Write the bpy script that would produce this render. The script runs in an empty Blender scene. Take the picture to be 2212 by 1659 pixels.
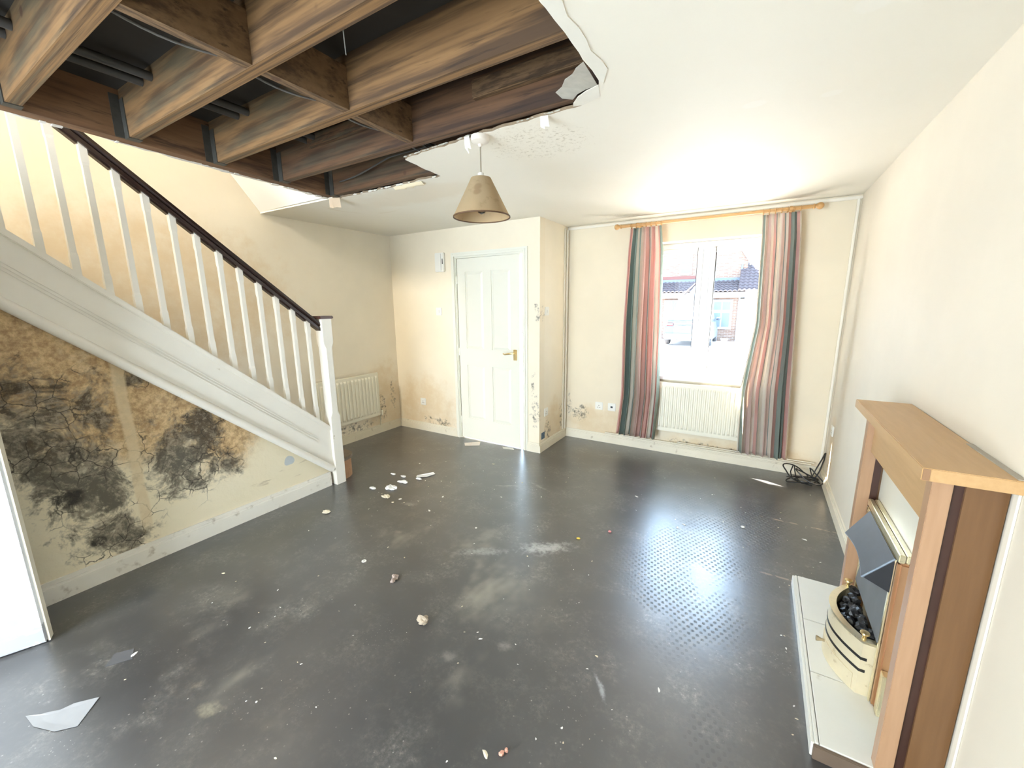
import bpy, bmesh, math, random
from mathutils import Vector, Matrix, noise as mnoise
R = random.Random(7)
PI = math.pi
SC = bpy.context.scene
COL = SC.collection

# ------------------------------------------------------------------ room numbers (metres)
XL, XS, XJ, XR = -3.837, -3.045, -1.838, 0.589      # left wall, stair string, porch corner, right wall
YB, YD, YW = -2.3, 3.568, 4.229                     # back wall, door wall, window wall
H = 2.317                                           # ceiling
DECK = 2.545                                        # underside of the boards upstairs

# ------------------------------------------------------------------ camera
cd = bpy.data.cameras.new('camera'); cam = bpy.data.objects.new('camera', cd); COL.objects.link(cam)
yaw, pit, rol = -0.5445, -0.1937, -0.0095
fw = Vector((math.sin(yaw)*math.cos(pit), math.cos(yaw)*math.cos(pit), math.sin(pit)))
rt = Vector((math.cos(yaw), -math.sin(yaw), 0)); up = rt.cross(fw)
rr = rt*math.cos(rol) + up*math.sin(rol); uu = up*math.cos(rol) - rt*math.sin(rol)
m = Matrix((rr, uu, -fw)).transposed().to_4x4(); m.translation = (0, 0, 1.5151)
cam.matrix_world = m
cd.sensor_fit = 'HORIZONTAL'; cd.sensor_width = 36; cd.lens = 876.3/2212*36; cd.clip_start = 0.02; cd.clip_end = 200
SC.camera = cam

# ------------------------------------------------------------------ light
w = bpy.data.worlds.new('sky'); SC.world = w; w.use_nodes = True
bg = w.node_tree.nodes['Background']; bg.inputs[0].default_value = (0.54, 0.755, 1.0, 1); bg.inputs[1].default_value = 9.6
def light(name, kind, loc, aim, energy, color, **kw):
    l = bpy.data.lights.new(name, kind); l.energy = energy; l.color = color
    for k, v in kw.items(): setattr(l, k, v)
    o = bpy.data.objects.new(name, l); COL.objects.link(o); o.location = loc
    o.rotation_euler = Vector(aim).to_track_quat('-Z', 'Y').to_euler(); return o
light('sun', 'SUN', (-6, 8, 12), (0.52, -0.26, -0.85), 45, (1, 0.94, 0.84), angle=0.009)
light('patio_fill', 'AREA', (-1.9, YB + 0.06, 1.1), (0.1, 1, 0.0), 54, (1.0, 0.94, 0.84), shape='RECTANGLE', size=1.7, size_y=1.9)  # added fill lamp just inside the back opening, brightens the room
light('landing_fill', 'AREA', (-3.0, YB + 0.1, 3.6), (-.32, 1, -0.5), 190, (1, 0.94, 0.82), shape='RECTANGLE', size=0.8, size_y=1.2)  # added fill lamp on the closed stairwell back wall, no window there
SC.cycles.use_adaptive_sampling = False; SC.cycles.max_bounces = 6; SC.cycles.diffuse_bounces = 3; SC.cycles.glossy_bounces = 3; SC.cycles.transmission_bounces = 4
SC.view_settings.view_transform = 'Standard'; SC.view_settings.look = 'None'
SC.view_settings.exposure = 1.1; SC.view_settings.gamma = 1; SC.view_settings.use_curve_mapping = False

# ------------------------------------------------------------------ node helpers
class NT:
    def __init__(s, name):
        s.m = bpy.data.materials.new(name); s.m.use_nodes = True; s.t = s.m.node_tree
        s.b = s.t.nodes['Principled BSDF']; s.out = s.t.nodes['Material Output']; s._pos = None; s.c = {}
    def n(s, typ, **kw):
        nd = s.t.nodes.new(typ)
        for k, v in kw.items(): setattr(nd, k, v)
        return nd
    def put(s, sock, v):
        if v is None: return
        if isinstance(v, bpy.types.NodeSocket): s.t.links.new(v, sock)
        elif isinstance(v, (tuple, list)) and len(v) == 3 and sock.type == 'RGBA': sock.default_value = (*v, 1)
        else: sock.default_value = v
    @property
    def pos(s):
        if s._pos is None: s._pos = s.n('ShaderNodeNewGeometry').outputs['Position']
        return s._pos
    def math(s, op, a, b=None, c=None, clamp=False):
        nd = s.n('ShaderNodeMath', operation=op, use_clamp=clamp)
        for i, v in enumerate((a, b, c)): s.put(nd.inputs[i], v)
        return nd.outputs[0]
    def vm(s, op, a, b=None):
        nd = s.n('ShaderNodeVectorMath', operation=op); s.put(nd.inputs[0], a); s.put(nd.inputs[1], b)
        return nd.outputs['Value'] if op in ('LENGTH', 'DOT_PRODUCT', 'DISTANCE') else nd.outputs[0]
    def noise(s, scale, detail=4, vec=None, stretch=None, rough=0.55, dist=0.0):
        detail = min(detail, 4); key = (scale, detail, stretch, rough, dist)
        if vec is None and key in s.c: return s.c[key]
        v = vec or s.pos
        if stretch: v = s.vm('MULTIPLY', v, stretch)
        nd = s.n('ShaderNodeTexNoise')
        if vec is None: s.c[key] = nd.outputs[0]; s.put(nd.inputs['Vector'], v)
        nd.inputs['Scale'].default_value = scale; nd.inputs['Detail'].default_value = detail
        nd.inputs['Roughness'].default_value = rough; nd.inputs['Distortion'].default_value = dist
        return nd.outputs[0]
    def voro(s, scale, feature='F1', vec=None, out='Distance', rnd=1.0):
        nd = s.n('ShaderNodeTexVoronoi', feature=feature); s.put(nd.inputs['Vector'], vec or s.pos)
        nd.inputs['Scale'].default_value = scale; nd.inputs['Randomness'].default_value = rnd
        return nd.outputs[out]
    def step(s, v, lo, hi, a=0.0, b=1.0):
        nd = s.n('ShaderNodeMapRange', interpolation_type='SMOOTHSTEP'); s.put(nd.inputs[0], v)
        for i, x in enumerate((lo, hi, a, b)): s.put(nd.inputs[i+1], x)
        return nd.outputs[0]
    def mix(s, f, a, b, blend='MIX'):
        nd = s.n('ShaderNodeMix', data_type='RGBA', blend_type=blend)
        s.put(nd.inputs[0], f); s.put(nd.inputs[6], a); s.put(nd.inputs[7], b)
        return nd.outputs[2]
    def blob(s, c, r, ang=0.0, lo=0.35, hi=1.05, wob=0.0):
        """soft ellipsoid: 1 inside, 0 outside; the axes with radius 0 are ignored"""
        v = s.pos
        if wob:
            if 'wob' not in s.c:
                nd = s.n('ShaderNodeTexNoise'); s.put(nd.inputs['Vector'], v); nd.inputs['Scale'].default_value = 6; nd.inputs['Detail'].default_value = 2
                s.c['wob'] = s.vm('SUBTRACT', nd.outputs[1], (.5, .5, .5))
            if ('wob', wob) not in s.c: s.c[('wob', wob)] = s.vm('ADD', v, s.vm('MULTIPLY', s.c['wob'], (wob, wob, wob)))
            v = s.c[('wob', wob)]
        v = s.vm('SUBTRACT', v, c)
        if ang:
            nd = s.n('ShaderNodeVectorRotate', rotation_type='Z_AXIS'); s.put(nd.inputs['Vector'], v); nd.inputs['Angle'].default_value = -ang; v = nd.outputs[0]
        v = s.vm('MULTIPLY', v, tuple(1/x if x else 0 for x in r))
        return s.step(s.vm('LENGTH', v), lo, hi, 1.0, 0.0)
    def mx(s, *a):
        o = a[0]
        for x in a[1:]: o = s.math('MAXIMUM', o, x)
        return o
    def set(s, color=None, rough=None, metal=None, bump=None, bstr=0.3, bdist=0.01, **kw):
        s.put(s.b.inputs['Base Color'], color); s.put(s.b.inputs['Roughness'], rough); s.put(s.b.inputs['Metallic'], metal)
        for k, v in kw.items(): s.put(s.b.inputs[k.replace('_', ' ')], v)
        if bump is not None:
            nd = s.n('ShaderNodeBump'); nd.inputs['Strength'].default_value = bstr; nd.inputs['Distance'].default_value = bdist
            s.put(nd.inputs['Height'], bump); s.put(s.b.inputs['Normal'], nd.outputs[0])
        return s.m
def mat(name, c, rough=0.6, var=0.12, scale=9, metal=0.0, bstr=0.0, dirt=None, dirt_amt=0.0, **kw):
    n = NT(name); nz = n.noise(scale, 3)
    d = tuple(x*(1-var) for x in c)
    col = n.mix(nz, d, tuple(min(1, x*(1+var*0.6)) for x in c))
    if dirt: col = n.mix(n.step(n.noise(scale*2.3, 7), 0.62 - dirt_amt*0.25, 0.78, 0, 0.85), col, dirt)
    return n.set(col, rough, metal, bump=nz if bstr else None, bstr=bstr, **kw)

# ------------------------------------------------------------------ mesh helpers
class MB:
    def __init__(s): s.bm = bmesh.new()
    def box(s, x0, x1, y0, y1, z0, z1, rot=0.0, piv=None):
        r = bmesh.ops.create_cube(s.bm, size=1)['verts']
        for v in r: v.co = Vector(((x0+x1)/2 + v.co.x*(x1-x0), (y0+y1)/2 + v.co.y*(y1-y0), (z0+z1)/2 + v.co.z*(z1-z0)))
        if rot: bmesh.ops.rotate(s.bm, verts=r, cent=piv or ((x0+x1)/2, (y0+y1)/2, 0), matrix=Matrix.Rotation(rot, 3, 'Z'))
        return r
    def hexa(s, p):                 # eight corners: bottom ring, top ring
        v = [s.bm.verts.new(q) for q in p]
        for f in ((3,2,1,0),(4,5,6,7),(0,1,5,4),(1,2,6,5),(2,3,7,6),(3,0,4,7)): s.bm.faces.new([v[i] for i in f])
        return v
    def prism(s, poly, axis, a, b):  # poly in the two other axes, extruded from a to b
        def P(q, t):
            return {'x': (t, q[0], q[1]), 'y': (q[0], t, q[1]), 'z': (q[0], q[1], t)}[axis]
        v0 = [s.bm.verts.new(P(q, a)) for q in poly]; v1 = [s.bm.verts.new(P(q, b)) for q in poly]
        s.bm.faces.new(v0); s.bm.faces.new(v1[::-1]); n = len(poly)
        for i in range(n): s.bm.faces.new((v0[i], v1[i], v1[(i+1) % n], v0[(i+1) % n]))
        return v0 + v1
    def tube(s, path, r, n=10, caps=True):
        path = [Vector(p) for p in path]; rings = []; prev = None
        for i, p in enumerate(path):
            d = (path[min(i+1, len(path)-1)] - path[max(i-1, 0)]).normalized()
            if prev is None: prev = d.orthogonal().normalized()
            prev = (prev - d*prev.dot(d)).normalized(); q = d.cross(prev)
            ri = r[i] if isinstance(r, (list, tuple)) else r
            rings.append([s.bm.verts.new(p + (prev*math.cos(a) + q*math.sin(a))*ri) for a in (2*PI*k/n for k in range(n))])
        for a, b in zip(rings, rings[1:]):
            for k in range(n): s.bm.faces.new((a[k], a[(k+1) % n], b[(k+1) % n], b[k]))
        if caps: s.bm.faces.new(rings[0][::-1]); s.bm.faces.new(rings[-1])
    def lathe(s, prof, c, n=28, axis='z', closed=False):   # prof: (radius, height)
        rings = []
        for r_, h in prof:
            ring = []
            for k in range(n):
                a = 2*PI*k/n; x, y = r_*math.cos(a), r_*math.sin(a)
                o = {'z': (x, y, h), 'x': (h, x, y), 'y': (x, h, y)}[axis]
                ring.append(s.bm.verts.new(Vector(c) + Vector(o)))
            rings.append(ring)
        pairs = list(zip(rings, rings[1:])) + ([(rings[-1], rings[0])] if closed else [])
        for a, b in pairs:
            for k in range(n): s.bm.faces.new((a[k], a[(k+1) % n], b[(k+1) % n], b[k]))
        if not closed:
            if prof[0][0] > 1e-4: s.bm.faces.new(rings[0][::-1])
            if prof[-1][0] > 1e-4: s.bm.faces.new(rings[-1])
    def sheet(s, f, nu, nv, thick=0.0):   # f(u,v) -> point; solidified by thick along the normal
        g = [[s.bm.verts.new(f(i/nu, j/nv)) for j in range(nv+1)] for i in range(nu+1)]
        fs = [s.bm.faces.new((g[i][j], g[i+1][j], g[i+1][j+1], g[i][j+1])) for i in range(nu) for j in range(nv)]
        if thick:
            bmesh.ops.recalc_face_normals(s.bm, faces=fs); bmesh.ops.solidify(s.bm, geom=fs, thickness=thick)
        return g
    def rock(s, c, r, sub=2, amp=0.35, seed=0, sq=(1, 1, 1)):
        vs = bmesh.ops.create_icosphere(s.bm, subdivisions=sub, radius=1)['verts']
        for v in vs:
            k = 1 + amp*mnoise.noise(v.co*1.4 + Vector((seed*3.1, seed*1.7, 0))) + amp*.5*mnoise.noise(v.co*3.3 + Vector((0, seed, 5)))
            v.co = Vector(c) + Vector((v.co.x*r*sq[0], v.co.y*r*sq[1], v.co.z*r*sq[2]))*k
    def build(s, name, mt, parent=None, bevel=0.0, smooth=False, seg=2):
        bm = s.bm
        bmesh.ops.remove_doubles(bm, verts=bm.verts, dist=1e-6)
        bmesh.ops.recalc_face_normals(bm, faces=bm.faces)
        if bevel:
            es = [e for e in bm.edges if len(e.link_faces) == 2 and e.calc_face_angle(0) > 0.6]
            bmesh.ops.bevel(bm, geom=es, offset=bevel, segments=seg, affect='EDGES', clamp_overlap=True)
        me = bpy.data.meshes.new(name); bm.to_mesh(me); bm.free()
        if smooth:
            me.polygons.foreach_set('use_smooth', [True]*len(me.polygons))
            me.set_sharp_from_angle(angle=0.7)
        me.materials.append(mt)
        o = bpy.data.objects.new(name, me); COL.objects.link(o)
        if parent: adopt(o, parent)
        return o
def adopt(o, parent):
    o.parent = parent       # meshes keep world coordinates
    if parent.parent is None: o.matrix_parent_inverse = Matrix.Translation(-parent.location)
def tag(o, label=None, cat=None, group=None, kind=None):
    for k, v in (('label', label), ('category', cat), ('group', group), ('kind', kind)):
        if v: o[k] = v
    return o
def thing(name, loc, label, cat, group=None, kind=None):
    o = bpy.data.objects.new(name, None); COL.objects.link(o); o.location = loc; o.empty_display_size = 0.1
    return tag(o, label, cat, group, kind)
def st(o, label=None): return tag(o, label, None, None, 'structure')
def boxes(name, mt, lst, parent=None, bevel=0.0):
    b = MB()
    for q in lst: b.box(*q)
    return b.build(name, mt, parent, bevel)
def rag(a, b, n, amp):          # ragged line a->b without its end point
    a, b = Vector(a), Vector(b); d = b - a; nn = Vector((-d.y, d.x)).normalized(); o = []
    for i in range(n):
        t = i/n; o.append(tuple(a + d*t + nn*(R.uniform(-amp, amp) if i else 0)))
    return o

# ------------------------------------------------------------------ materials
def wall_mat(name, base, stains, warm=(0.66, 0.47, 0.24), mould=(0.055, 0.05, 0.04)):
    """emulsion on plaster; stains: (kind, centre, radii)"""
    n = NT(name); nz = n.noise(3.0, 3)
    col = n.mix(n.step(nz, .3, .75), tuple(x*0.955 for x in base), base)
    tan = None; mo = None
    for k, c, r in stains:
        b = n.blob(c, r, wob=0.12)
        if k == 'tan': tan = b if tan is None else n.mx(tan, b)
        else: mo = b if mo is None else n.mx(mo, b)
    if tan is not None:
        f = n.step(n.math('ADD', tan, n.math('MULTIPLY', n.math('SUBTRACT', n.noise(7, 8, rough=.68), .5), 1.5)), .3, 1.25, 0, .55)
        col = n.mix(f, col, warm)
    if mo is not None:
        f = n.step(n.math('ADD', n.math('MULTIPLY', mo, .62), n.math('MULTIPLY', n.math('SUBTRACT', n.noise(24, 8, rough=.7), .5), 2.1)), .50, .95, 0, .8)
        col = n.mix(n.math('MULTIPLY', f, mo), col, mould)
    return n.set(col, 0.62)
CREAM = (0.88, 0.80, 0.65)
M_left = wall_mat('cream_paint_left_wall', CREAM, [('tan', (XL, 3.35, .35), (0, .55, .75)), ('mould', (XL, 2.85, .14), (0, .5, .13)), ('mould', (XL, 3.28, .3), (0, .12, .28)), ('tan', (XL, 1.2, 1.6), (0, 1.6, .9)), ('mould', (XL, 3.45, .45), (0, .08, .35))])
M_door_wall = wall_mat('cream_paint_door_wall', (0.86, .76, .585), [('tan', (-3.4, YD, .25), (.7, 0, .65)), ('mould', (-3.2, YD, .14), (.45, 0, .1)), ('mould', (-1.89, YD, .5), (.07, .2, .5)), ('mould', (-1.86, YD, 1.45), (.05, .2, .2))])
M_jog = wall_mat('cream_paint_porch_return', (0.88, .785, .62), [('tan', (XJ, 3.9, .2), (0, .4, .45)), ('mould', (XJ, 3.75, .2), (0, .12, .2)), ('mould', (XJ, 4.1, .25), (0, .1, .3))])
M_front = wall_mat('cream_paint_window_wall', (0.82, .71, .525), [('mould', (-1.66, YW, .3), (.2, 0, .16)), ('mould', (-1.78, YW, .4), (.06, 0, .22)), ('tan', (-1.45, YW, .2), (.5, 0, .3)), ('mould', (-.5, YW, .12), (1.2, 0, .07)), ('tan', (.0, YW, .1), (1, 0, .2))])
M_right = wall_mat('pale_cream_paint_right_wall', (0.77, .69, .56), [('tan', (XR, 4.0, .3), (0, .2, .5))])
def ceiling_mat():
    n = NT('ceiling_paint'); nz = n.noise(2.4, 4)
    col = n.mix(nz, (.82, .765, .645), (.86, .81, .695))
    sp = n.blob((-1.05, 2.0, H), (.45, .42, 0), wob=.1)
    f = n.step(n.math('ADD', n.math('MULTIPLY', sp, .5), n.math('MULTIPLY', n.math('SUBTRACT', n.noise(48, 7, rough=.72), .5), 2.4)), .52, 1.0, 0, .55)
    col = n.mix(n.math('MULTIPLY', f, sp), col, (.34, .27, .15))
    col = n.mix(n.step(n.blob((-2.3, 2.4, H), (.8, .25, 0), wob=.2), 0, 1, 0, .22), col, (.66, .5, .3))
    ring = n.math('MULTIPLY', n.step(n.math('ABSOLUTE', n.math('SUBTRACT', n.vm('LENGTH', n.vm('SUBTRACT', n.pos, (-2.85, 2.35, H))), .33)), .0, .018, 1, 0), n.step(n.noise(4, 3), .45, .6))
    col = n.mix(n.math('MULTIPLY', ring, .35), col, (.6, .47, .28))
    pat = n.mx(n.blob((.19, 1.62, H), (.05, .05, 0), lo=.7), n.blob((-.10, 2.12, H), (.05, .035, 0), lo=.7), n.blob((.16, 2.18, H), (.04, .03, 0), lo=.7))
    col = n.mix(n.math('MULTIPLY', pat, .2), col, (.9, .88, .83))
    return n.set(col, .7)
M_ceil = ceiling_mat()
def stair_wall_mat():
    n = NT('mouldy_plaster_under_stairs'); nz = n.noise(4, 6)
    col = n.mix(nz, (.78, .68, .47), (.84, .75, .56))
    w1 = n.mx(n.blob((XS, .85, 1.0), (0, .72, .55), wob=.25), n.blob((XS, 1.25, .75), (0, .32, .5), wob=.2), n.blob((XS, .4, 1.3), (0, .5, .5)))
    tan = n.step(n.math('ADD', w1, n.math('MULTIPLY', n.math('SUBTRACT', n.noise(9, 8, rough=.66), .5), 1.2)), .15, 1.05)
    col = n.mix(n.math('MULTIPLY', tan, .92), col, n.mix(n.step(n.noise(30, 5, rough=.75), .3, .7), (.33, .19, .075), (.70, .49, .25)))
    stripe = n.math('MULTIPLY', n.step(n.math('ABSOLUTE', n.math('SUBTRACT', n.n_y, n.math('ADD', .775, n.math('MULTIPLY', n.math('SUBTRACT', n.noise(5, 4), .5), .03)))), .018, .034, 1, 0), n.step(n.n_z, .15, .3))
    def B(y, z, ry, rz): return n.blob((XS, y, z), (0, ry, rz), wob=.16, lo=.0, hi=1.25)
    D = n.mx(B(.52, .70, .27, .58), B(.50, 1.02, .20, .24), B(.66, 1.0, .14, .28), B(.66, .55, .14, .42), B(.98, .60, .28, .44), B(1.12, .72, .20, .24), B(.86, 1.13, .20, .09), B(.66, .24, .26, .26), B(.40, .9, .2, .5), B(1.22, .45, .16, .16))
    mo = n.step(n.math('ADD', n.math('MULTIPLY', D, .80), n.math('ADD', n.math('MULTIPLY', n.math('SUBTRACT', n.noise(6, 6, rough=.75, dist=.6), .5), 1.7), n.math('MULTIPLY', n.math('SUBTRACT', n.noise(34, 6, rough=.7), .5), .9))), .30, .74)
    mo = n.math('MULTIPLY', mo, n.step(D, 0, .25))
    crk = n.n('ShaderNodeTexVoronoi', feature='DISTANCE_TO_EDGE'); crk.inputs['Scale'].default_value = 11
    wv = n.vm('ADD', n.pos, n.vm('MULTIPLY', n.vm('SUBTRACT', n._nc(14), (.5, .5, .5)), (.06, .06, .06))); n.put(crk.inputs['Vector'], wv)
    line = n.math('MULTIPLY', n.step(crk.outputs['Distance'], .004, .035, 1, 0), n.math('MULTIPLY', n.step(D, .15, .5), n.step(n.noise(5, 2), .40, .55)))
    dark = n.mix(n.step(n.math('ADD', n.math('MULTIPLY', n.noise(34, 6, rough=.7), .6), n.math('MULTIPLY', n.noise(6, 6, rough=.75, dist=.6), -.5)), -.02, .18), (.016, .013, .010), (.30, .255, .19))
    col = n.mix(n.math('MULTIPLY', mo, .86), col, dark)
    col = n.mix(n.math('MULTIPLY', line, .85), col, (.035, .028, .02))
    col = n.mix(n.math('MULTIPLY', stripe, .75), col, n.mix(n.noise(16, 5), (.66, .49, .28), (.78, .66, .45)))
    blk = n.mx(n.blob((XS, .48, .53), (0, .07, .07), wob=.08, lo=.6), n.blob((XS, .57, .24), (0, .05, .03), wob=.08, lo=.6))
    col = n.mix(n.math('MULTIPLY', blk, n.step(n.noise(34, 5, rough=.7), .35, .6, .2, .92)), col, (.014, .012, .01))
    chip = n.blob((XS, 1.66, .33), (0, .05, .05), wob=.1, lo=.8, hi=.9); col = n.mix(chip, col, (.52, .54, .53))
    scr = n.math('MULTIPLY', n.blob((XS, 1.6, .25), (0, .35, .14), wob=.1), n.step(n.noise(10, 6, stretch=(1, .5, 3)), .57, .66)); col = n.mix(n.math('MULTIPLY', scr, .5), col, (.4, .3, .18))
    return n.set(col, .75, bump=n.noise(30, 3), bstr=.3, bdist=.008)
def _ny(n):
    if 'sep' not in n.c: n.c['sep'] = n.n('ShaderNodeSeparateXYZ'); n.put(n.c['sep'].inputs[0], n.pos)
    return n.c['sep']
NT.n_x = property(lambda s: _ny(s).outputs[0]); NT.n_y = property(lambda s: _ny(s).outputs[1]); NT.n_z = property(lambda s: _ny(s).outputs[2])
def _nc(s, sc):
    nd = s.n('ShaderNodeTexNoise'); s.put(nd.inputs['Vector'], s.pos); nd.inputs['Scale'].default_value = sc; nd.inputs['Detail'].default_value = 5
    return nd.outputs[1]
NT._nc = _nc
M_stairwall = stair_wall_mat()
def floor_mat():
    n = NT('black_bitumen_floor'); big = n.noise(1.3, 6, rough=.6); mid = n.noise(4.5, 4, rough=.72)
    grit = n.noise(45, 4, rough=.8)
    rot = n.n('ShaderNodeVectorRotate', rotation_type='Z_AXIS'); n.put(rot.inputs['Vector'], n.pos); rot.inputs['Angle'].default_value = 0.35
    drag = n.noise(7, 8, vec=rot.outputs[0], stretch=(.35, 1.5, 1), rough=.7)
    col = n.mix(n.step(big, .35, .7), (.040, .040, .042), (.066, .065, .066))
    col = n.mix(n.math('MULTIPLY', n.step(mid, .42, .85, 0, 1), n.step(grit, .35, .72)), col, (.24, .225, .20))
    col = n.mix(n.step(n.math('ADD', grit, n.math('MULTIPLY', mid, .5)), .88, 1.05, 0, .45), col, (.30, .28, .25))
    near = n.mx(n.blob((-1.2, 1.0, 0), (1.5, .75, 0), wob=.3), n.blob((-1.6, 1.5, 0), (.9, .8, 0), wob=.3))
    col = n.mix(n.math('MULTIPLY', n.step(drag, .54, .74, 0, .95), near), col, (.30, .27, .22))
    for c, r, a, amt, cc in [((-1.02, 2.09, 0), (.30, .12, 0), .63, 1.0, (.42, .42, .41)), ((-1.36, 1.85, 0), (.30, .07, 0), .62, .8, (.30, .30, .29)),
                             ((-2.2, 2.08, 0), (.12, .06, 0), .3, .65, (.30, .28, .26)), ((-1.47, 2.86, 0), (.2, .035, 0), -.3, .6, (.33, .32, .3)),
                             ((-1.72, 2.72, 0), (.2, .02, 0), .45, .6, (.33, .3, .26)), ((-1.67, .50, 0), (.10, .05, 0), .4, .7, (.30, .27, .2)),
                             ((-1.83, .52, 0), (.05, .025, 0), .5, .6, (.30, .25, .19)), ((-.85, 1.32, 0), (.075, .05, 0), .2, .6, (.27, .25, .23)),
                             ((-1.03, 1.15, 0), (.05, .05, 0), .2, .55, (.25, .23, .21)), ((.02, 1.12, 0), (.02, .16, 0), .5, .6, (.36, .38, .4)),
                             ((.12, .98, 0), (.04, .05, 0), .5, .5, (.36, .38, .4)), ((-1.98, 1.75, 0), (.06, .04, 0), .4, .5, (.3, .24, .2)), ((-.42, 1.35, 0), (.018, .13, 0), .7, .7, (.42, .44, .46))]:
        b = n.blob(c, r, a, lo=.0, hi=1.25, wob=.06)
        f = n.math('MULTIPLY', n.step(n.math('ADD', b, n.math('MULTIPLY', n.math('SUBTRACT', n.noise(26, 6, rough=.7), .5), 2.2)), .35, 1.15), b)
        col = n.mix(n.math('MULTIPLY', f, amt), col, cc)
    v = n.voro(30, out='Distance'); spk = n.math('MULTIPLY', n.step(v, .07, .11, 1, 0), n.step(n.noise(2.2, 4), .47, .62))
    v2 = n.voro(75, out='Distance'); spk2 = n.math('MULTIPLY', n.step(v2, .10, .16, 1, 0), n.step(n.noise(3.1, 5), .56, .66))
    col = n.mix(n.math('MULTIPLY', n.mx(spk, spk2), .65), col, (.42, .40, .36))
    seam = n.math('MULTIPLY', n.step(n.math('ABSOLUTE', n.math('SUBTRACT', n.n_y, 2.50)), .004, .01, 1, 0), n.math('MULTIPLY', n.step(n.n_x, .12, .16), n.step(n.noise(14, 5), .42, .5)))
    seam2 = n.math('MULTIPLY', n.step(n.math('ABSOLUTE', n.math('SUBTRACT', n.n_y, 3.22)), .004, .012, 1, 0), n.math('MULTIPLY', n.step(n.n_x, .12, .16), n.step(n.noise(14, 5), .46, .54)))
    col = n.mix(n.math('MULTIPLY', n.mx(seam, seam2), .7), col, (.45, .33, .25))
    # trowelled waffle print left by the old floor covering
    def wave(sock, k): return n.math('SINE', n.math('MULTIPLY', sock, k))
    sp = n.n('ShaderNodeSeparateXYZ'); r2 = n.n('ShaderNodeVectorRotate', rotation_type='Z_AXIS'); n.put(r2.inputs['Vector'], n.vm('ADD', n.pos, n.vm('MULTIPLY', n._nc(3), (.02, .02, 0)))); r2.inputs['Angle'].default_value = -.22
    n.put(sp.inputs[0], r2.outputs[0])
    dots = n.math('MULTIPLY', wave(sp.outputs[0], 2*PI/.036), wave(sp.outputs[1], 2*PI/.044))
    dots = n.step(dots, .15, .6)
    area = n.math('MULTIPLY', n.mx(n.blob((-.20, 2.25, 0), (.50, .85, 0), wob=.3), n.blob((-.05, 3.1, 0), (.5, .6, 0), wob=.3), n.blob((-.02, 1.3, 0), (.12, .3, 0))), n.step(n.noise(2.5, 3), .33, .55))
    dm = n.math('MULTIPLY', dots, area)
    h = n.math('ADD', n.math('MULTIPLY', n.noise(14, 2, rough=.5), .35), n.math('MULTIPLY', dm, -.30))
    rough = n.math('MULTIPLY_ADD', dm, .42, .30)
    return n.set(col, rough, bump=h, bstr=.28, bdist=.005, Specular_IOR_Level=1.0, Coat_Weight=.55, Coat_Roughness=.34, Coat_IOR=1.6)
M_floor = floor_mat()
def timber_mat(name, a, b, stain, mildew=.0, stretch=(1.0, 14, 14), seed=0.0):
    n = NT(name); p = n.vm('ADD', n.pos, (seed, seed*.7, seed*.3))
    g = n.noise(6, 8, vec=p, stretch=stretch, rough=.65, dist=.25)
    col = n.mix(g, a, b)
    col = n.mix(n.step(n.noise(2.6, 6, vec=p, rough=.66), .40, .60, 0, .92), col, stain)
    col = n.mix(n.step(n.noise(6, 7, vec=p, stretch=(1, 1, .35), rough=.7), .57, .70, 0, .75), col, tuple(x*.45 for x in stain))
    if mildew: col = n.mix(n.math('MULTIPLY', n.step(n.noise(3.2, 6, vec=p), .42, .64), n.step(n.n_x, -1.7, -2.1, 0, mildew)), col, (.105, .092, .055))
    k = n.voro(5.5, vec=p); col = n.mix(n.step(k, .06, .12, .8, 0), col, (.07, .03, .014))
    return n.set(col, .72, bump=g, bstr=.25, bdist=.004)
M_joist = timber_mat('stained_softwood_joist', (.150, .074, .027), (.33, .182, .070), (.056, .029, .012), mildew=.6)
M_joist2 = timber_mat('brown_softwood_joist', (.085, .040, .017), (.18, .090, .040), (.034, .016, .008), mildew=.5, seed=4.2)
M_trim_beam = timber_mat('orange_softwood_trimmer', (.14, .066, .028), (.26, .138, .066), (.055, .025, .012), stretch=(14, 1, 14), seed=2.0)
M_nog = timber_mat('noggin_softwood', (.125, .068, .030), (.24, .142, .068), (.055, .030, .014), stretch=(14, 1, 14), seed=7.0)
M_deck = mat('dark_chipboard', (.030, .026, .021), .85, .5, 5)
M_white = mat('white_gloss_paint', (.85, .805, .71), .35, .05, 5, dirt=(.45, .36, .22), dirt_amt=-.35)
M_cool_white = mat('white_door_paint', (.84, .845, .85), .4, .04, 4, dirt=(.33, .33, .34), dirt_amt=-.25)
M_skirt = mat('worn_cream_skirting_paint', (.80, .73, .58), .45, .10, 6, dirt=(.38, .29, .17), dirt_amt=.05)
M_skirt_b = mat('worn_white_skirting_paint', (.80, .755, .66), .45, .10, 6, dirt=(.30, .22, .13), dirt_amt=.2)
M_panel_door = mat('cream_white_door_paint', (.80, .775, .66), .42, .03, 3)
M_dark_wood = mat('dark_mahogany_stain', (.030, .015, .012), .3, .4, 30)
M_cap_wood = mat('newel_cap_mahogany', (.075, .030, .024), .35, .3, 30)
M_step = mat('worn_brown_step', (.42, .235, .125), .7, .3, 14, dirt=(.2, .12, .07), dirt_amt=.2)
M_step_top = mat('dusty_brown_tread', (.20, .155, .11), .8, .3, 14, dirt=(.5, .45, .38), dirt_amt=.1)
M_steel = mat('galvanised_steel', (.085, .08, .068), .6, .4, 30, metal=.5, dirt=(.08, .07, .05), dirt_amt=.3)
M_cable_g = mat('grey_cable_sheath', (.19, .185, .17), .55, .2, 20)
M_cable_d = mat('dusty_dark_cable_sheath', (.075, .068, .058), .7, .2, 20)
M_pipe = mat('dark_grey_pipe', (.055, .052, .048), .5, .2, 12)
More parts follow.
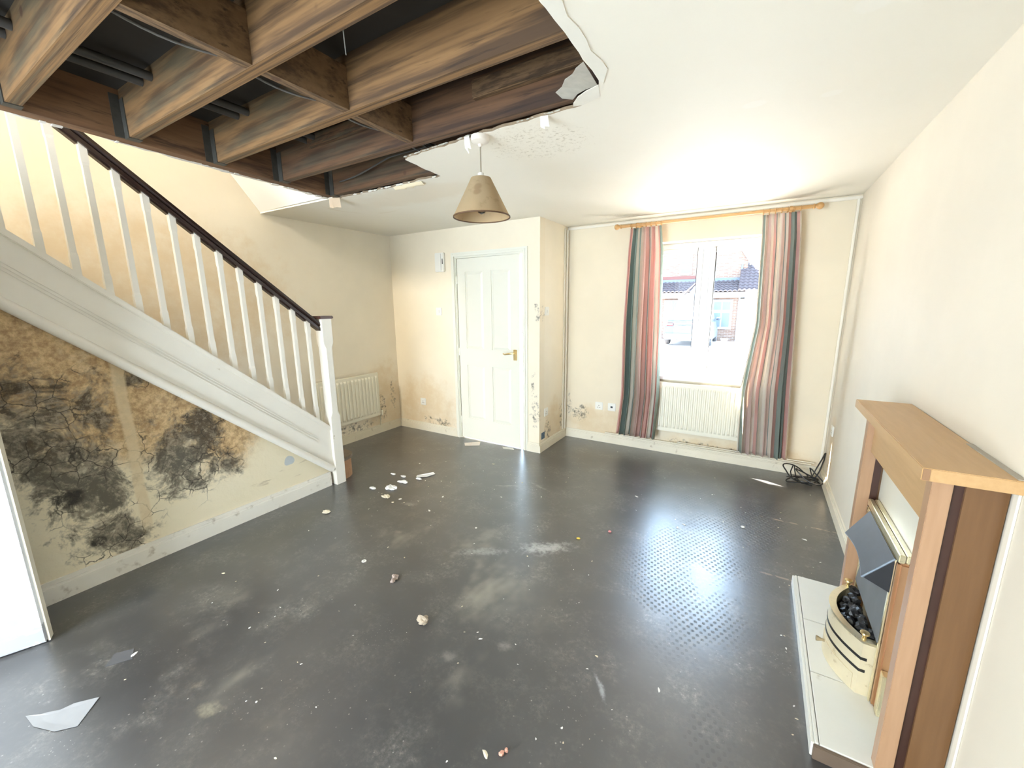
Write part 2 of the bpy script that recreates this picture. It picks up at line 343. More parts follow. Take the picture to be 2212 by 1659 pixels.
M_plaster = mat('raw_plasterboard', (.72, .68, .60), .85, .15, 25, bstr=.3)
M_paper = mat('torn_ceiling_paper', (.80, .76, .66), .8, .08, 20)
M_greypaper = mat('grey_torn_board_paper', (.46, .43, .36), .85, .25, 30)
M_upvc = mat('white_upvc', (.78, .78, .77), .3, .02, 4)
M_rad = mat('cream_radiator_enamel', (.80, .76, .62), .35, .03, 4)
M_plate = mat('white_socket_plastic', (.84, .81, .73), .35, .03, 6)
M_dk = mat('black_plastic', (.015, .015, .015), .4, .2, 10)
M_brass = mat('worn_brass', (.78, .60, .30), .3, .12, 25, metal=.95)
M_pole = mat('golden_pine_pole', (.60, .33, .12), .35, .15, 20)
M_fire_brass = mat('pale_polished_brass', (.86, .78, .55), .28, .12, 40, metal=.85, dirt=(.35, .3, .18), dirt_amt=.1)
M_copper = mat('coppery_brass_side', (.62, .36, .20), .3, .25, 6, metal=.8)
M_fret = mat('tarnished_cream_brass', (.74, .64, .44), .42, .12, 12, metal=.35, dirt=(.42, .3, .15), dirt_amt=.1)
M_hood = mat('blue_black_hood_enamel', (.10, .115, .14), .38, .15, 20)
M_soot = mat('sooty_black_metal', (.012, .012, .014), .7, .3, 20)
M_fireback = mat('grey_fireback', (.16, .165, .17), .6, .25, 9)
M_coal = mat('ceramic_coal', (.016, .016, .018), .42, .5, 22, bstr=.5, dirt=(.20, .19, .2), dirt_amt=.1)
M_marble = mat('cream_back_panel', (.78, .74, .62), .35, .06, 5)
M_tile = mat('pale_hearth_tile', (.76, .74, .67), .35, .05, 7, dirt=(.5, .45, .36), dirt_amt=-.1)
M_mantel = NT('golden_oak_veneer'); _g = M_mantel.noise(7, 7, stretch=(9, .8, 9), rough=.6)
M_mantel = M_mantel.set(M_mantel.mix(_g, (.46, .268, .108), (.60, .375, .18)), .38)
_n = NT('pinkish_oak_post'); M_post = _n.set(_n.mix(_n.noise(7, 7, stretch=(9, 9, .8)), (.36, .20, .105), (.47, .285, .165)), .35)
_n = NT('shaded_side_panel_veneer'); M_side = _n.set(_n.mix(_n.noise(6, 7, stretch=(9, 9, .6)), (.13, .060, .022), (.20, .100, .040)), .38)  # the panel's shade is put into this darker veneer brown
M_redwood = mat('dark_red_brown_rebate', (.055, .022, .014), .4, .3, 12)
M_hearth_side = mat('dark_brown_hearth_edge', (.16, .11, .075), .6, .3, 10)
M_pvc_door = M_panel_door

# ------------------------------------------------------------------ the room
fl = MB(); fl.box(XL, XR, YB, YD, -.08, 0); fl.box(XJ, XR, YD, YW, -.08, 0)
st(fl.build('floor', M_floor), 'black bitumen coated concrete floor with dust and scuffs')
# ceiling with the torn hole that opens onto the stairwell
poly = [(XL, 2.10), (XL, YD), (XJ, YD), (XJ, YW), (XR, YW), (XR, YB), (-2.75, YB), (-2.75, -.4)]
poly += rag((-2.75, -.4), (-.60, -.4), 14, .015) + rag((-.60, -.4), (-.583, 1.60), 26, .008)
poly += [(-.585, 1.60), (-.60, 1.645), (-.64, 1.68), (-.69, 1.735)] + rag((-.70, 1.745), (-1.24, 1.757), 14, .010) + rag((-1.24, 1.757), (-1.786, 1.80), 14, .010)
poly += rag((-1.786, 1.815), (-1.812, 2.142), 7, .008) + rag((-1.812, 2.145), (-2.86, 2.15), 26, .013) + [(-2.86, 2.12)]
c = MB(); c.prism(poly, 'z', H, H + .0125); ce = st(c.build('ceiling', M_ceil), 'off-white ceiling with a large torn hole showing joists')
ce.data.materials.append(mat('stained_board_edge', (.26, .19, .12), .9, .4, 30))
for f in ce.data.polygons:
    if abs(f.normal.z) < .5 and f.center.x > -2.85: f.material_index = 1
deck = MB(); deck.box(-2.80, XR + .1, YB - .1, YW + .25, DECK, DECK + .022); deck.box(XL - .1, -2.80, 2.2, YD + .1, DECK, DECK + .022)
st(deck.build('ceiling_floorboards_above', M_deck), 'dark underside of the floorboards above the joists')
st(boxes('wall_left', M_left, [(XL - .12, XL, YB, YD, 0, 4.7)]))
dl, dr, dh = -2.85, -2.03, 2.0
st(boxes('wall_door', M_door_wall, [(XL - .12, dl - .03, YD, YD + .11, 0, DECK), (dr + .03, XJ, YD, YD + .11, 0, DECK), (dl - .03, dr + .03, YD, YD + .11, dh + .03, DECK)]))
st(boxes('wall_porch_return', M_jog, [(XJ - .11, XJ, YD + .11, YW, 0, DECK)]))
wx0, wx1, wz0, wz1 = -1.085, .115, .80, 2.085
st(boxes('wall_front', M_front, [(XJ - .11, wx0, YW, YW + .28, -.3, DECK), (wx1, XR + .12, YW, YW + .28, -.3, DECK), (wx0, wx1, YW, YW + .28, wz1, DECK), (wx0, wx1, YW, YW + .28, -.3, wz0 - .035)]))
st(boxes('wall_right', M_right, [(XR, XR + .12, YB, YW, 0, DECK)]))
px0, px1 = -2.85, -.9
st(boxes('wall_back', M_right, [(-3.3, px0, YB - .12, YB, 0, DECK), (px1, XR + .12, YB - .12, YB, 0, DECK), (px0, px1, YB - .12, YB, 2.1, DECK)]))
_p = boxes('window_2', M_upvc, [(px0, px0 + .06, YB - .09, YB - .03, 0, 2.1), (px1 - .06, px1, YB - .09, YB - .03, 0, 2.1), (-1.92, -1.84, YB - .09, YB - .03, 0, 2.1), (px0, px1, YB - .09, YB - .03, 2.03, 2.1), (px0, px1, YB - .09, YB - .03, 0, .08)])
st(_p, 'white patio door frame in the back wall')
# porch behind the door
M_hall = mat('bright_hall_paint', (.85, .82, .76), .6, .03, 4)
st(boxes('wall_hall', M_hall, [(-3.1, -3.0, YD + .11, YW + .28, -.1, DECK), (-3.0, XJ - .11, YD + .11, YW + .28, 2.35, 2.4)]))
st(boxes('floor_hall', mat('hall_floor_tile', (.5, .42, .34), .5), [(-3.0, XJ - .11, YD + .11, YW + .28, -.1, -.005), (dl - .03, dr + .03, YD, YD + .11, -.05, -.002)]))
# stairwell shell
st(boxes('wall_stairwell', M_left, [(-2.82, -2.76, YB, 2.1, DECK + .022, 4.7)]))
st(boxes('wall_stairwell_back', M_left, [(XL, -2.76, YB - .12, YB, H, 4.7)]))
b = MB(); b.prism([(2.10, H + .0128), (2.22, H + .0128), (2.22, 4.7), (1.30, 4.7), (1.30, 3.36)], 'x', XL, -2.86)
st(b.build('wall_bulkhead', mat('white_bulkhead_paint', (.80, .79, .77), .6, .03, 3)), 'sloping white bulkhead at the foot of the stairwell')
st(boxes('ceiling_stairwell', M_ceil, [(XL - .12, -2.76, YB - .12, 2.25, 4.7, 4.75)]))
# understair wall: follows the lower edge of the string
SL = .883
def zt(y): return 1.787 - SL*(y - .588)         # top of the string
def zb(y): return zt(y) - .417                  # bottom of its moulding
b = MB(); b.prism([(YB, 0), (2.0, 0), (2.0, zb(2.0) + .03), ((zt(0) + .588*0 - 1.9)/SL*0 - .15, zb(-.15) + .03), (-.55, H), (YB, H)], 'x', XS - .05, XS)
st(b.build('wall_understairs', M_stairwall), 'damp plaster wall under the stairs, black with mould')
# skirtings
def skirting(name, mt, pts, h=.10, t=.018):
    """pts: run along the wall foot with the room on the right-hand side given by inward normals"""
    b = MB()
    for (x0, y0, x1, y1, nx, ny) in pts:
        for (tt, za, zb_) in ((t, 0.0, h*.72), (t*.75, h*.72, h*.82), (t*.45, h*.82, h)):
            ax, ay = min(x0, x1, x0 + nx*tt, x1 + nx*tt), min(y0, y1, y0 + ny*tt, y1 + ny*tt)
            bx, by = max(x0, x1, x0 + nx*tt, x1 + nx*tt), max(y0, y1, y0 + ny*tt, y1 + ny*tt)
            b.box(ax, bx, ay, by, za, zb_)
    return st(b.build(name, mt))
skirting('baseboard_left', M_skirt, [(XL, 2.30, XL, YD, 1, 0)])
skirting('baseboard_door', M_skirt, [(XL + .018, YD, dl - .055, YD, 0, -1), (dr + .055, YD, XJ, YD, 0, -1)])
skirting('baseboard_porch', M_skirt, [(XJ, YD - .018, XJ, YW, 1, 0)])
skirting('baseboard_front', M_skirt, [(XJ + .018, YW, XR - .018, YW, 0, -1)])
skirting('baseboard_right', M_skirt, [(XR, 2.30, XR, YW, -1, 0)])
skirting('baseboard_stairs', M_skirt_b, [(XS, YB, XS, 1.99, 1, 0)], h=.12)
# beading that frames the window wall
tr = mat('pale_caulked_bead', (.86, .79, .66), .55, .03, 5)
st(boxes('trim_1', tr, [(XJ, XR, YW - .018, YW, H - .034, H - .012)], bevel=.004), 'pale bead along the top of the window wall')
st(boxes('trim_2', tr, [(XJ, XJ + .018, YW - .05, YW - .018, .1, H - .034), (XJ, XJ + .01, YW - .10, YW - .075, .1, H - .02)], bevel=.004), 'pale bead in the corner by the porch')
st(boxes('trim_3', tr, [(XR - .03, XR - .012, YW - .018, YW, .1, H - .034)], bevel=.004), 'pale bead in the corner by the fireplace wall')

# ------------------------------------------------------------------ inner door (door_1)
d1 = thing('door_1', (dl, YD, 0), 'cream four-panel door slightly ajar with a brass lever handle', None, kind='structure')
fr = MB()
for q in ((dl - .03, dl, YD - .001, YD + .112, 0, dh + .03), (dr, dr + .03, YD - .001, YD + .112, 0, dh + .03), (dl, dr, YD - .001, YD + .112, dh, dh + .03)): fr.box(*q)
fr.box(dl, dl + .012, YD + .045, YD + .075, 0, dh); fr.box(dl, dr, YD + .045, YD + .075, dh - .012, dh)
fr.build('door_frame', M_panel_door, d1)
ar = MB()
for (o0, o1, t) in ((.062, .040, .014), (.040, .018, .020), (.018, .006, .012)):
    ar.box(dl - o0, dl - o1, YD - t, YD, 0, dh + o0); ar.box(dr + o1, dr + o0, YD - t, YD, 0, dh + o0); ar.box(dl - o1, dr + o1, YD - t, YD, dh + o1, dh + o0)
ar.build('architrave', M_panel_door, d1, bevel=.003)
LW, LH, LT = .785, 1.985, .036
def leaf_pt(u, z, dpt): # u along the leaf, dpt behind the room face
    a = math.radians(-1.4); return Vector((dl + .006 + u*math.cos(a) - dpt*math.sin(a)*0, YD + .006 + u*math.sin(a) + dpt*math.cos(a), z))
lf = MB()
us = [0, .105, .34, .445, .68, LW]; zs = [.012, .25, .86, 1.04, 1.86, .012 + LH]
def lbox(u0, u1, z0, z1, d0, d1_): lf.hexa([leaf_pt(u0, z0, d0), leaf_pt(u1, z0, d0), leaf_pt(u1, z0, d1_), leaf_pt(u0, z0, d1_), leaf_pt(u0, z1, d0), leaf_pt(u1, z1, d0), leaf_pt(u1, z1, d1_), leaf_pt(u0, z1, d1_)])
for i in range(5):
    for j in range(5):
        rec = i in (1, 3) and j in (1, 3)
        lbox(us[i], us[i+1], zs[j], zs[j+1], .009 if rec else 0, LT)
leaf = lf.build('door_leaf', M_panel_door, d1)
for i in (1, 3):
    for j in (1, 3):
        p = MB(); u0, u1, z0, z1 = us[i], us[i+1], zs[j], zs[j+1]; e = .030
        A = [leaf_pt(u0 + .006, z0 + .006, .009), leaf_pt(u1 - .006, z0 + .006, .009), leaf_pt(u1 - .006, z1 - .006, .009), leaf_pt(u0 + .006, z1 - .006, .009)]
        B = [leaf_pt(u0 + e, z0 + e, .001), leaf_pt(u1 - e, z0 + e, .001), leaf_pt(u1 - e, z1 - e, .001), leaf_pt(u0 + e, z1 - e, .001)]
        p.hexa([A[0], A[1], A[2], A[3], B[0], B[1], B[2], B[3]]); p.build('raised_panel', M_panel_door, leaf)
hd = MB(); q0 = leaf_pt(.735, .945, -.006)
hd.box(q0.x - .02, q0.x + .02, q0.y - .004, q0.y + .008, .95, 1.06)
hp = hd.build('handle_plate', M_brass, leaf, bevel=.003)
lv = MB(); lv.tube([(q0.x, q0.y, 1.025), (q0.x, q0.y - .045, 1.025), (q0.x - .02, q0.y - .05, 1.026), (q0.x - .06, q0.y - .05, 1.02), (q0.x - .095, q0.y - .05, 1.012), (q0.x - .115, q0.y - .05, 1.02)], [.009, .009, .009, .0085, .007, .006], 10); lv.build('lever', M_brass, leaf, smooth=True)
for z in (.22, 1.0, 1.78):
    h_ = MB(); h_.tube([(dl + .003, YD + .004, z - .04), (dl + .003, YD + .004, z + .04)], .006, 8); h_.build('hinge', M_panel_door, d1)
lk = MB(); lk.box(dr - .002, dr + .001, YD + .03, YD + .05, .96, 1.03); lk.build('strike_plate', M_brass, d1)

# open white door at the left edge of the picture
d2 = thing('door_2', (-2.68, .266, 0), 'white door standing open at the left, scuffed at its foot', None, kind='structure')
n = NT('scuffed_white_door_paint'); base = n.mix(n.noise(4, 4), (.80, .81, .82), (.85, .86, .87))
low = n.step(n.n_z, .22, .02); sc = n.step(n.math('ADD', n.math('MULTIPLY', low, .42), n.noise(14, 6, stretch=(1, 1, 3), rough=.62)), .74, .80)
chip = n.math('MULTIPLY', n.blob((-2.7, .18, .17), (.2, .05, .06), wob=.12, lo=.5), n.step(n.noise(22, 4), .48, .52))
M_d2 = n.set(n.mix(n.math('MULTIPLY', n.mx(sc, chip), .85), base, (.34, .34, .35)), .45)
ang = math.atan2(-.136, -.053)
dx, dy = math.cos(ang), math.sin(ang); nx, ny = dy, -dx   # nx,ny: away from the camera
b = MB(); w_ = .78
P = lambda u, t, z: (-2.68 + dx*u + nx*t, .266 + dy*u + ny*t, z)
b.hexa([P(0, 0, .004), P(w_, 0, .004), P(w_, .06, .004), P(0, .06, .004), P(0, 0, 1.985), P(w_, 0, 1.985), P(w_, .06, 1.985), P(0, .06, 1.985)])
b.build('door_leaf', M_d2, d2, bevel=.008, seg=3)
b = MB(); b.hexa([P(-.006, .008, .006), P(.001, .008, .006), P(.001, .052, .006), P(-.006, .052, .006), P(-.006, .008, 1.98), P(.001, .008, 1.98), P(.001, .052, 1.98), P(-.006, .052, 1.98)])
b.build('edge_strip', M_skirt, d2)

# ------------------------------------------------------------------ staircase
sc_ = thing('staircase', (-3.42, 2.0, 0), 'white-painted staircase with closed string, thin balusters and dark handrail', 'staircase')
X0, X1 = XS - .018, XS + .022
def band(name, off0, off1, x0, x1, mt, y0=-.45, y1=2.02, parent=sc_, bevel=.0):
    b = MB(); b.prism([(y0, zt(y0) - off1), (y1, zt(y1) - off1), (y1, zt(y1) - off0), (y0, zt(y0) - off0)], 'x', x0, x1); return b.build(name, mt, parent, bevel)
string = band('string', .03, .372, X0, X1, M_white)
band('string_capping', 0, .042, X0 - .018, X1 + .014, M_white, bevel=.004)
b = MB()   # three reeds along the middle
for k in range(3):
    o = .172 + k*.020; b.prism([(-.4, zt(-.4) - o - .011), (1.90, zt(1.90) - o - .011), (1.90, zt(1.90) - o), (-.4, zt(-.4) - o)], 'x', X1 - .001, X1 + .005)
b.build('reeding', M_white, string, bevel=.002)
band('string_fillet', .335, .360, X1, X1 + .010, M_white, parent=string, bevel=.003)
b = MB(); b.tube([(X1 + .006, y, zt(y) - .392) for y in (-.45, .4, 1.2, 2.0)], .027, 14); b.build('string_moulding', M_white, string, smooth=True)
# newel
nb = MB(); NX0, NX1, NY0, NY1 = -3.082, -2.992, 2.016, 2.104
def octo(ch, z): return [(NX0 + ch, NY0, z), (NX1 - ch, NY0, z), (NX1, NY0 + ch, z), (NX1, NY1 - ch, z), (NX1 - ch, NY1, z), (NX0 + ch, NY1, z), (NX0, NY1 - ch, z), (NX0, NY0 + ch, z)]
rings = []
for z, ch in ((0, .002), (.60, .002), (.64, .020), (1.18, .020), (1.22, .002), (1.415, .002)):
    rings.append([nb.bm.verts.new(q) for q in octo(ch, z)])
for a_, b_ in zip(rings, rings[1:]):
    for k in range(8): nb.bm.faces.new((a_[k], a_[(k+1) % 8], b_[(k+1) % 8], b_[k]))
nb.bm.faces.new(rings[0][::-1]); nb.bm.faces.new(rings[-1])
newel = nb.build('newel_post', M_white, sc_)
boxes('newel_cap', M_cap_wood, [(NX0 - .018, NX1 + .012, NY0 - .018, NY1 + .014, 1.415, 1.438)], newel, bevel=.005)
# handrail
HS = .835
def zr(y): return 1.392 + HS*(2.02 - y)     # top of rail
b = MB(); prof = [(-.030, -.075), (.030, -.075), (.030, -.050), (.022, -.042), (.034, -.028), (.030, -.006), (.015, 0), (-.015, 0), (-.030, -.006), (-.034, -.028), (-.022, -.042), (-.030, -.050)]
ra = [b.bm.verts.new((XS + x, -.35, zr(-.35) + z)) for x, z in prof]; rb = [b.bm.verts.new((XS + x, 2.017, zr(2.017) + z)) for x, z in prof]
for k in range(12): b.bm.faces.new((ra[k], rb[k], rb[(k+1) % 12], ra[(k+1) % 12]))
b.bm.faces.new(ra); b.bm.faces.new(rb[::-1]); rail = b.build('handrail', M_dark_wood, sc_)
# balusters and the fillets between them
ys = [1.926 - .1118*k for k in range(20)]
for k, y in enumerate(ys):
    s_ = .016; b = MB(); z0, z1 = zt(y) - .01, zr(y) - .068
    pts = []
    for z, e in ((z0, .0155), (z0 + .10, .0155), (z0 + .115, .013), (z1 - .10, .013), (z1 - .085, .0155), (z1, .0155)):
        dz = -SL if z <= z0 else (-HS if z >= z1 else 0)
        pts.append([b.bm.verts.new((XS + sx*e, y + sy*e, z + dz*sy*e)) for sx, sy in ((-1, -1), (1, -1), (1, 1), (-1, 1))])
    for a_, b_ in zip(pts, pts[1:]):
        for i in range(4): b.bm.faces.new((a_[i], a_[(i+1) % 4], b_[(i+1) % 4], b_[i]))
    b.bm.faces.new(pts[0][::-1]); b.bm.faces.new(pts[-1]); b.build('baluster', M_white, sc_)
    if k < len(ys) - 1:
        f0, f1 = y - .1118 + .020, y - .020
        fb = MB(); fb.prism([(f0, zr(f0) - .088), (f1, zr(f1) - .088), (f1, zr(f1) - .070), (f0, zr(f0) - .070)], 'x', XS - .016, XS + .016); fb.build('rail_fillet', M_dark_wood, rail)
# steps
RISE, GO = .196, .222
for k in range(1, 12):
    y1 = 2.02 - (k-1)*GO + .0; z = RISE*(k+1)
    if z > 2.5: break
    b = MB(); b.box(XL, X0, y1 - GO - .02, y1, z - .025, z); b.box(XL, X0, y1 - .02, y1 - .004, z - RISE, z - .025); b.build('tread', M_step_top, sc_)
def bull(e, z0, z1, mt, name):
    b = MB(); p = [(XL + .02, 1.9), (NX0, 1.9), (NX0 + .01, 2.105)]
    cx, cy, r_ = -3.17 + e*0, 2.135, .135 + e
    p = [(XL + .02, 2.03), (-3.09, 2.03), (-3.09, 2.11)] + [(cx + r_*math.cos(a), cy + r_*math.sin(a)) for a in [(-.15 + 1.72*i/8) for i in range(9)]] + [(XL + .02, cy + r_)]
    b.prism(p, 'z', z0, z1); return b.build(name, mt, sc_)
bull(0, 0.0, .172, M_step, 'bottom_step_riser'); bull(.012, .172, .198, M_step_top, 'bottom_step_tread')

# ------------------------------------------------------------------ roof void: joists, noggins, trimmer, hangers
JY = [.115, .505, .897, 1.292, 1.690, 2.092]; JT = .046; JZ0, JZ1 = H + .013, DECK
jl = ['joist nearest the camera at the top left of the hole', 'softwood ceiling joist at the far top left with mildew stains', 'softwood ceiling joist crossing the middle of the hole', 'long softwood ceiling joist running to the torn right edge', 'brown ceiling joist behind the pendant lamp', 'orange ceiling joist in the far small part of the hole']
def tx(y): return -2.712 - .137*(y - .5)/1.62        # room face of the trimmer
for k, y in enumerate(JY):
    j = thing('ceiling_joist', (-1.7, y, JZ0), jl[k], 'joist', 'ceiling joists in the hole')
    xe = XR if k < 5 else XR
    b = MB(); b.hexa([(tx(y) + .002, y, JZ0), (xe, y, JZ0), (xe, y + JT, JZ0), (tx(y + JT) + .002, y + JT, JZ0), (tx(y) + .002, y, JZ1), (xe, y, JZ1), (xe, y + JT, JZ1), (tx(y + JT) + .002, y + JT, JZ1)])
    b.build('beam', M_joist if k in (1, 2, 3) else M_joist2, j)
    x0 = tx(y) + .004
    hb = MB(); hb.box(x0, x0 + .045, y - .004, y - .0005, JZ0 + .0, JZ0 + .17); hb.box(x0, x0 + .045, y - .004, y + JT + .004, JZ0 - .004, JZ0 - .0005); hb.box(x0 - .001, x0 + .002, y - .040, y - .004, JZ0, JZ0 + .19); hb.build('joist_hanger', M_steel, j)
for k, (ya, yb_) in enumerate(zip(JY, JY[1:])):
    if k > 3: break
    ng = MB(); x = [-1.565, -1.575, -1.578, -1.60][k]; z0 = [JZ0, JZ0 + .002, JZ0 + .004, JZ0 + .006][k]
    ng.box(x - .042, x, ya + JT + .001, yb_ - .001, z0, z0 + .165)
    tag(ng.build('noggin', M_nog), ['timber noggin between the two joists nearest the camera', 'timber noggin at the top left beside the grey cables', 'timber noggin in the middle bay with cables behind it', 'timber noggin nearest the pendant lamp'][k], 'noggin', 'noggins between the joists')
t = thing('trimmer_beam', (-2.78, 1, JZ0), 'orange timber trimmer beam along the open stairwell edge', 'beam')
b = MB(); b.hexa([(tx(-.6) - .07, -.6, JZ0 - .002), (tx(-.6), -.6, JZ0 - .002), (tx(2.14), 2.14, JZ0 - .002), (tx(2.14) - .07, 2.14, JZ0 - .002), (tx(-.6) - .07, -.6, JZ1), (tx(-.6), -.6, JZ1), (tx(2.14), 2.14, JZ1), (tx(2.14) - .07, 2.14, JZ1)]); b.build('beam', M_trim_beam, t)
b = MB(); n_ = 46; lo = []
for i in range(n_ + 1):
    y = -.6 + 2.72*i/n_; lo.append((y, JZ0 - .004 + R.uniform(-.004, .008)))
va = [b.bm.verts.new((tx(y) - .072, y, z)) for y, z in lo]; vb = [b.bm.verts.new((tx(y) - .084, y, z)) for y, z in lo]
vc = [b.bm.verts.new((tx(y) - .072, y, 2.60)) for y, z in lo]; vd = [b.bm.verts.new((tx(y) - .084, y, 2.60)) for y, z in lo]
for i in range(n_):
    b.bm.faces.new((va[i], va[i+1], vc[i+1], vc[i])); b.bm.faces.new((vb[i], vd[i], vd[i+1], vb[i+1])); b.bm.faces.new((va[i], vb[i], vb[i+1], va[i+1]))
b.build('plasterboard_lining', M_plaster, t)
b = MB()
for i in range(26):
    y = R.uniform(1.2, 2.1) if i % 3 else R.uniform(.2, 2.1); L = R.uniform(.01, .05); b.box(tx(y) - .082, tx(y) - R.uniform(.055, .072), y, y + L, JZ0 - R.uniform(.006, .012), JZ0 - .003)
b.build('plaster_crumbs', M_plaster, t)
# battens nailed to the far joist
bt = tag(boxes('batten', M_nog, [(-1.20, -.66, 1.655, 1.689, 2.425, 2.500)], bevel=.004), 'pale batten nailed along the brown joist near the torn corner', 'batten')
bt = tag(boxes('batten', M_joist2, [(-2.43, -1.86, 1.655, 1.689, 2.455, 2.520)], bevel=.004), 'rough reddish batten behind the joists left of the noggins', 'batten')
# cables run along the noggins, through every joist
cl = ['white-grey cable running lowest beside the noggins', 'grey cable sagging next to the noggins', 'dark dusty cable high beside the noggins', 'dusty twin cable between the grey cables', 'grey cable furthest from the noggins']
for k, (x, z, mt, r_) in enumerate([(-1.80, 2.425, M_cable_g, .0045), (-1.72, 2.44, M_cable_g, .005), (-1.67, 2.455, M_cable_d, .006), (-1.76, 2.45, M_cable_d, .006), (-1.69, 2.425, M_cable_g, .0045)]):
    b = MB()
    for ya, yb_ in zip(JY[:-1], JY[1:]):
        n_ = 8; a0 = ya + JT + .001; a1 = yb_ - .001
        b.tube([(x + .02*math.sin(i/n_*PI)*(1 if k % 2 else -1)*(.4 + .3*k % 1), a0 + (a1 - a0)*i/n_, z - .016*math.sin(i/n_*PI)*(1 + (k*7 % 3))) for i in range(n_ + 1)], r_, 8)
    tag(b.build('electric_cable', mt, smooth=True), cl[k], 'cable', 'cables in the ceiling void')
b = MB(); n_ = 24
b.tube([(-2.70 + .92*i/n_, 2.075 - .13*math.sin(i/n_*PI)*.5, 2.40 + .07*(i/n_) - .028*math.sin(min(1, i/n_*1.6)*PI)) for i in range(n_ + 1)], .005, 8)
tag(b.build('electric_cable', M_cable_d, smooth=True), 'grey cable drooping in front of the orange far joist', 'cable', 'cables in the ceiling void')
for k, (x, z) in enumerate([(-2.36, 2.500), (-2.46, 2.505)]):
    b = MB()
    for ya, yb_ in zip(JY[:-2], JY[1:-1]): b.tube([(x, ya + JT + .001, z), (x, yb_ - .001, z)], .018, 12)
    tag(b.build('water_pipe', M_pipe, smooth=True), ['dark pipe under the floorboards nearer the noggins', 'dark pipe under the floorboards nearer the stairwell'][k], 'pipe', 'pipes in the ceiling void')
b = MB(); b.tube([(-1.16, .945, 2.42), (-1.162, .95, 2.34), (-1.16, .952, 2.27)], .0016, 6); tag(b.build('hanging_thread', M_cable_g), 'thin thread hanging down from the middle joist', 'thread')

# torn paper at the edges of the hole
pe = MB()
ragged = [(-.583, -.3)] + [(-.583 + R.uniform(-.003, .003), y) for y in [(-.3 + 1.9*i/30) for i in range(1, 31)]]
outer = [(-.538 + R.uniform(-.009, .007), y) for _, y in ragged]
outer[-1] = (-.575, 1.62); vv = [pe.bm.verts.new((x, y, H - .0008)) for x, y in ragged]; vo = [pe.bm.verts.new((x, y, H - .0035)) for x, y in outer]; vi = [pe.bm.verts.new((x, y, H - .0002)) for x, y in outer]
for i in range(30): pe.bm.faces.new((vv[i], vv[i+1], vo[i+1], vo[i])); pe.bm.faces.new((vo[i], vo[i+1], vi[i+1], vi[i]))
tag(pe.build('torn_paper_strip', M_paper), 'white torn paper strip along the straight right edge of the ceiling hole', 'torn paper')
def flap(name, p0, p1, drop, out, mt, label, n=8, sw=0.0, rg=.25):
    p0, p1 = Vector(p0), Vector(p1); d = (p1 - p0)
    b = MB()
    def f(u, v):
        e = 1 - rg*abs(math.sin(u*9 + 1))*v
        return p0 + d*(u + sw*v*(u - .5)) + Vector((out[0]*v*e + .01*math.sin(u*7)*v, out[1]*v*e, -drop*v*e - .01*math.sin(v*PI)))
    b.sheet(f, n, 6, .0015); return tag(b.build(name, mt), label, 'torn paper')
def torn(name, pts, mt, label):
    b = MB(); up_ = [b.bm.verts.new((x, y, z + .0015)) for x, y, z in pts]; dn = [b.bm.verts.new(q) for q in pts]; m_ = len(pts)
    b.bm.faces.new(up_); b.bm.faces.new(dn[::-1])
    for k in range(m_): b.bm.faces.new((dn[k], dn[(k+1) % m_], up_[(k+1) % m_], up_[k]))
    bmesh.ops.triangulate(b.bm, faces=b.bm.faces[:]); return tag(b.build(name, mt), label, 'torn paper')
torn('torn_board_paper', [(-.59, 1.46, H), (-.63, 1.49, H + .004), (-.66, 1.53, H + .010), (-.70, 1.555, H + .014), (-.735, 1.605, H + .018), (-.775, 1.635, H + .02), (-.765, 1.675, H + .012), (-.725, 1.69, H + .004), (-.69, 1.655, H + .002), (-.65, 1.635, H), (-.60, 1.63, H)], M_greypaper, 'grey torn board paper curling at the corner of the ceiling hole')
torn('torn_paper_tongue', [(-.595, 1.625, H - .002), (-.65, 1.640, H - .003), (-.69, 1.66, H - .005), (-.725, 1.695, H - .008), (-.735, 1.72, H - .008), (-.70, 1.738, H - .004), (-.62, 1.715, H - .002)], M_paper, 'white torn paper tongue at the corner of the ceiling hole')
flap('paper_flap', (-.90, 1.745, H), (-.865, 1.75, H), .055, (.004, .0), M_paper, 'small pale paper tag hanging right of the pendant lamp', n=4)
flap('paper_flap', (-1.315, 1.745, H), (-1.285, 1.745, H), .075, (-.004, .012), M_paper, 'pale twist of paper hanging beside the ceiling rose', n=4, rg=.5)
flap('paper_flap', (-2.875, 2.10, H), (-2.80, 2.14, H), .075, (.0, .0), mat('tan_torn_paper', (.74, .56, .38), .8), 'tan strip of paper hanging at the stairwell corner of the hole', n=4, rg=.15)
flap('paper_flap', (-2.25, 2.155, H - .001), (-1.99, 2.155, H - .001), .012, (.0, .055), mat('yellowed_peeling_paper', (.80, .68, .46), .8), 'yellowed peeling paper curl along the far edge of the hole', n=12, rg=.5)
b = MB()
for i in range(40):
    x = R.uniform(-1.78, -.8); y = 1.757 + (.045*max(0, (-1.24 - x)/.55)); b.rock((x, y - .006, H + .007), R.uniform(.005, .010), 1, .5, i, (1.6, .6, .5))
tag(b.build('plaster_crumbs', M_greypaper), 'crumbs of broken plaster along the edge behind the pendant lamp', 'plaster', kind='stuff')
b = MB()
for i in range(34):
    x = R.uniform(-2.78, -1.85); b.rock((x, 2.15, H + .005), R.uniform(.005, .013), 1, .5, i, (1.8, .6, .6))
tag(b.build('plaster_crumbs', M_plaster), 'crumbs of broken plaster along the far edge of the ceiling hole', 'plaster', kind='stuff')

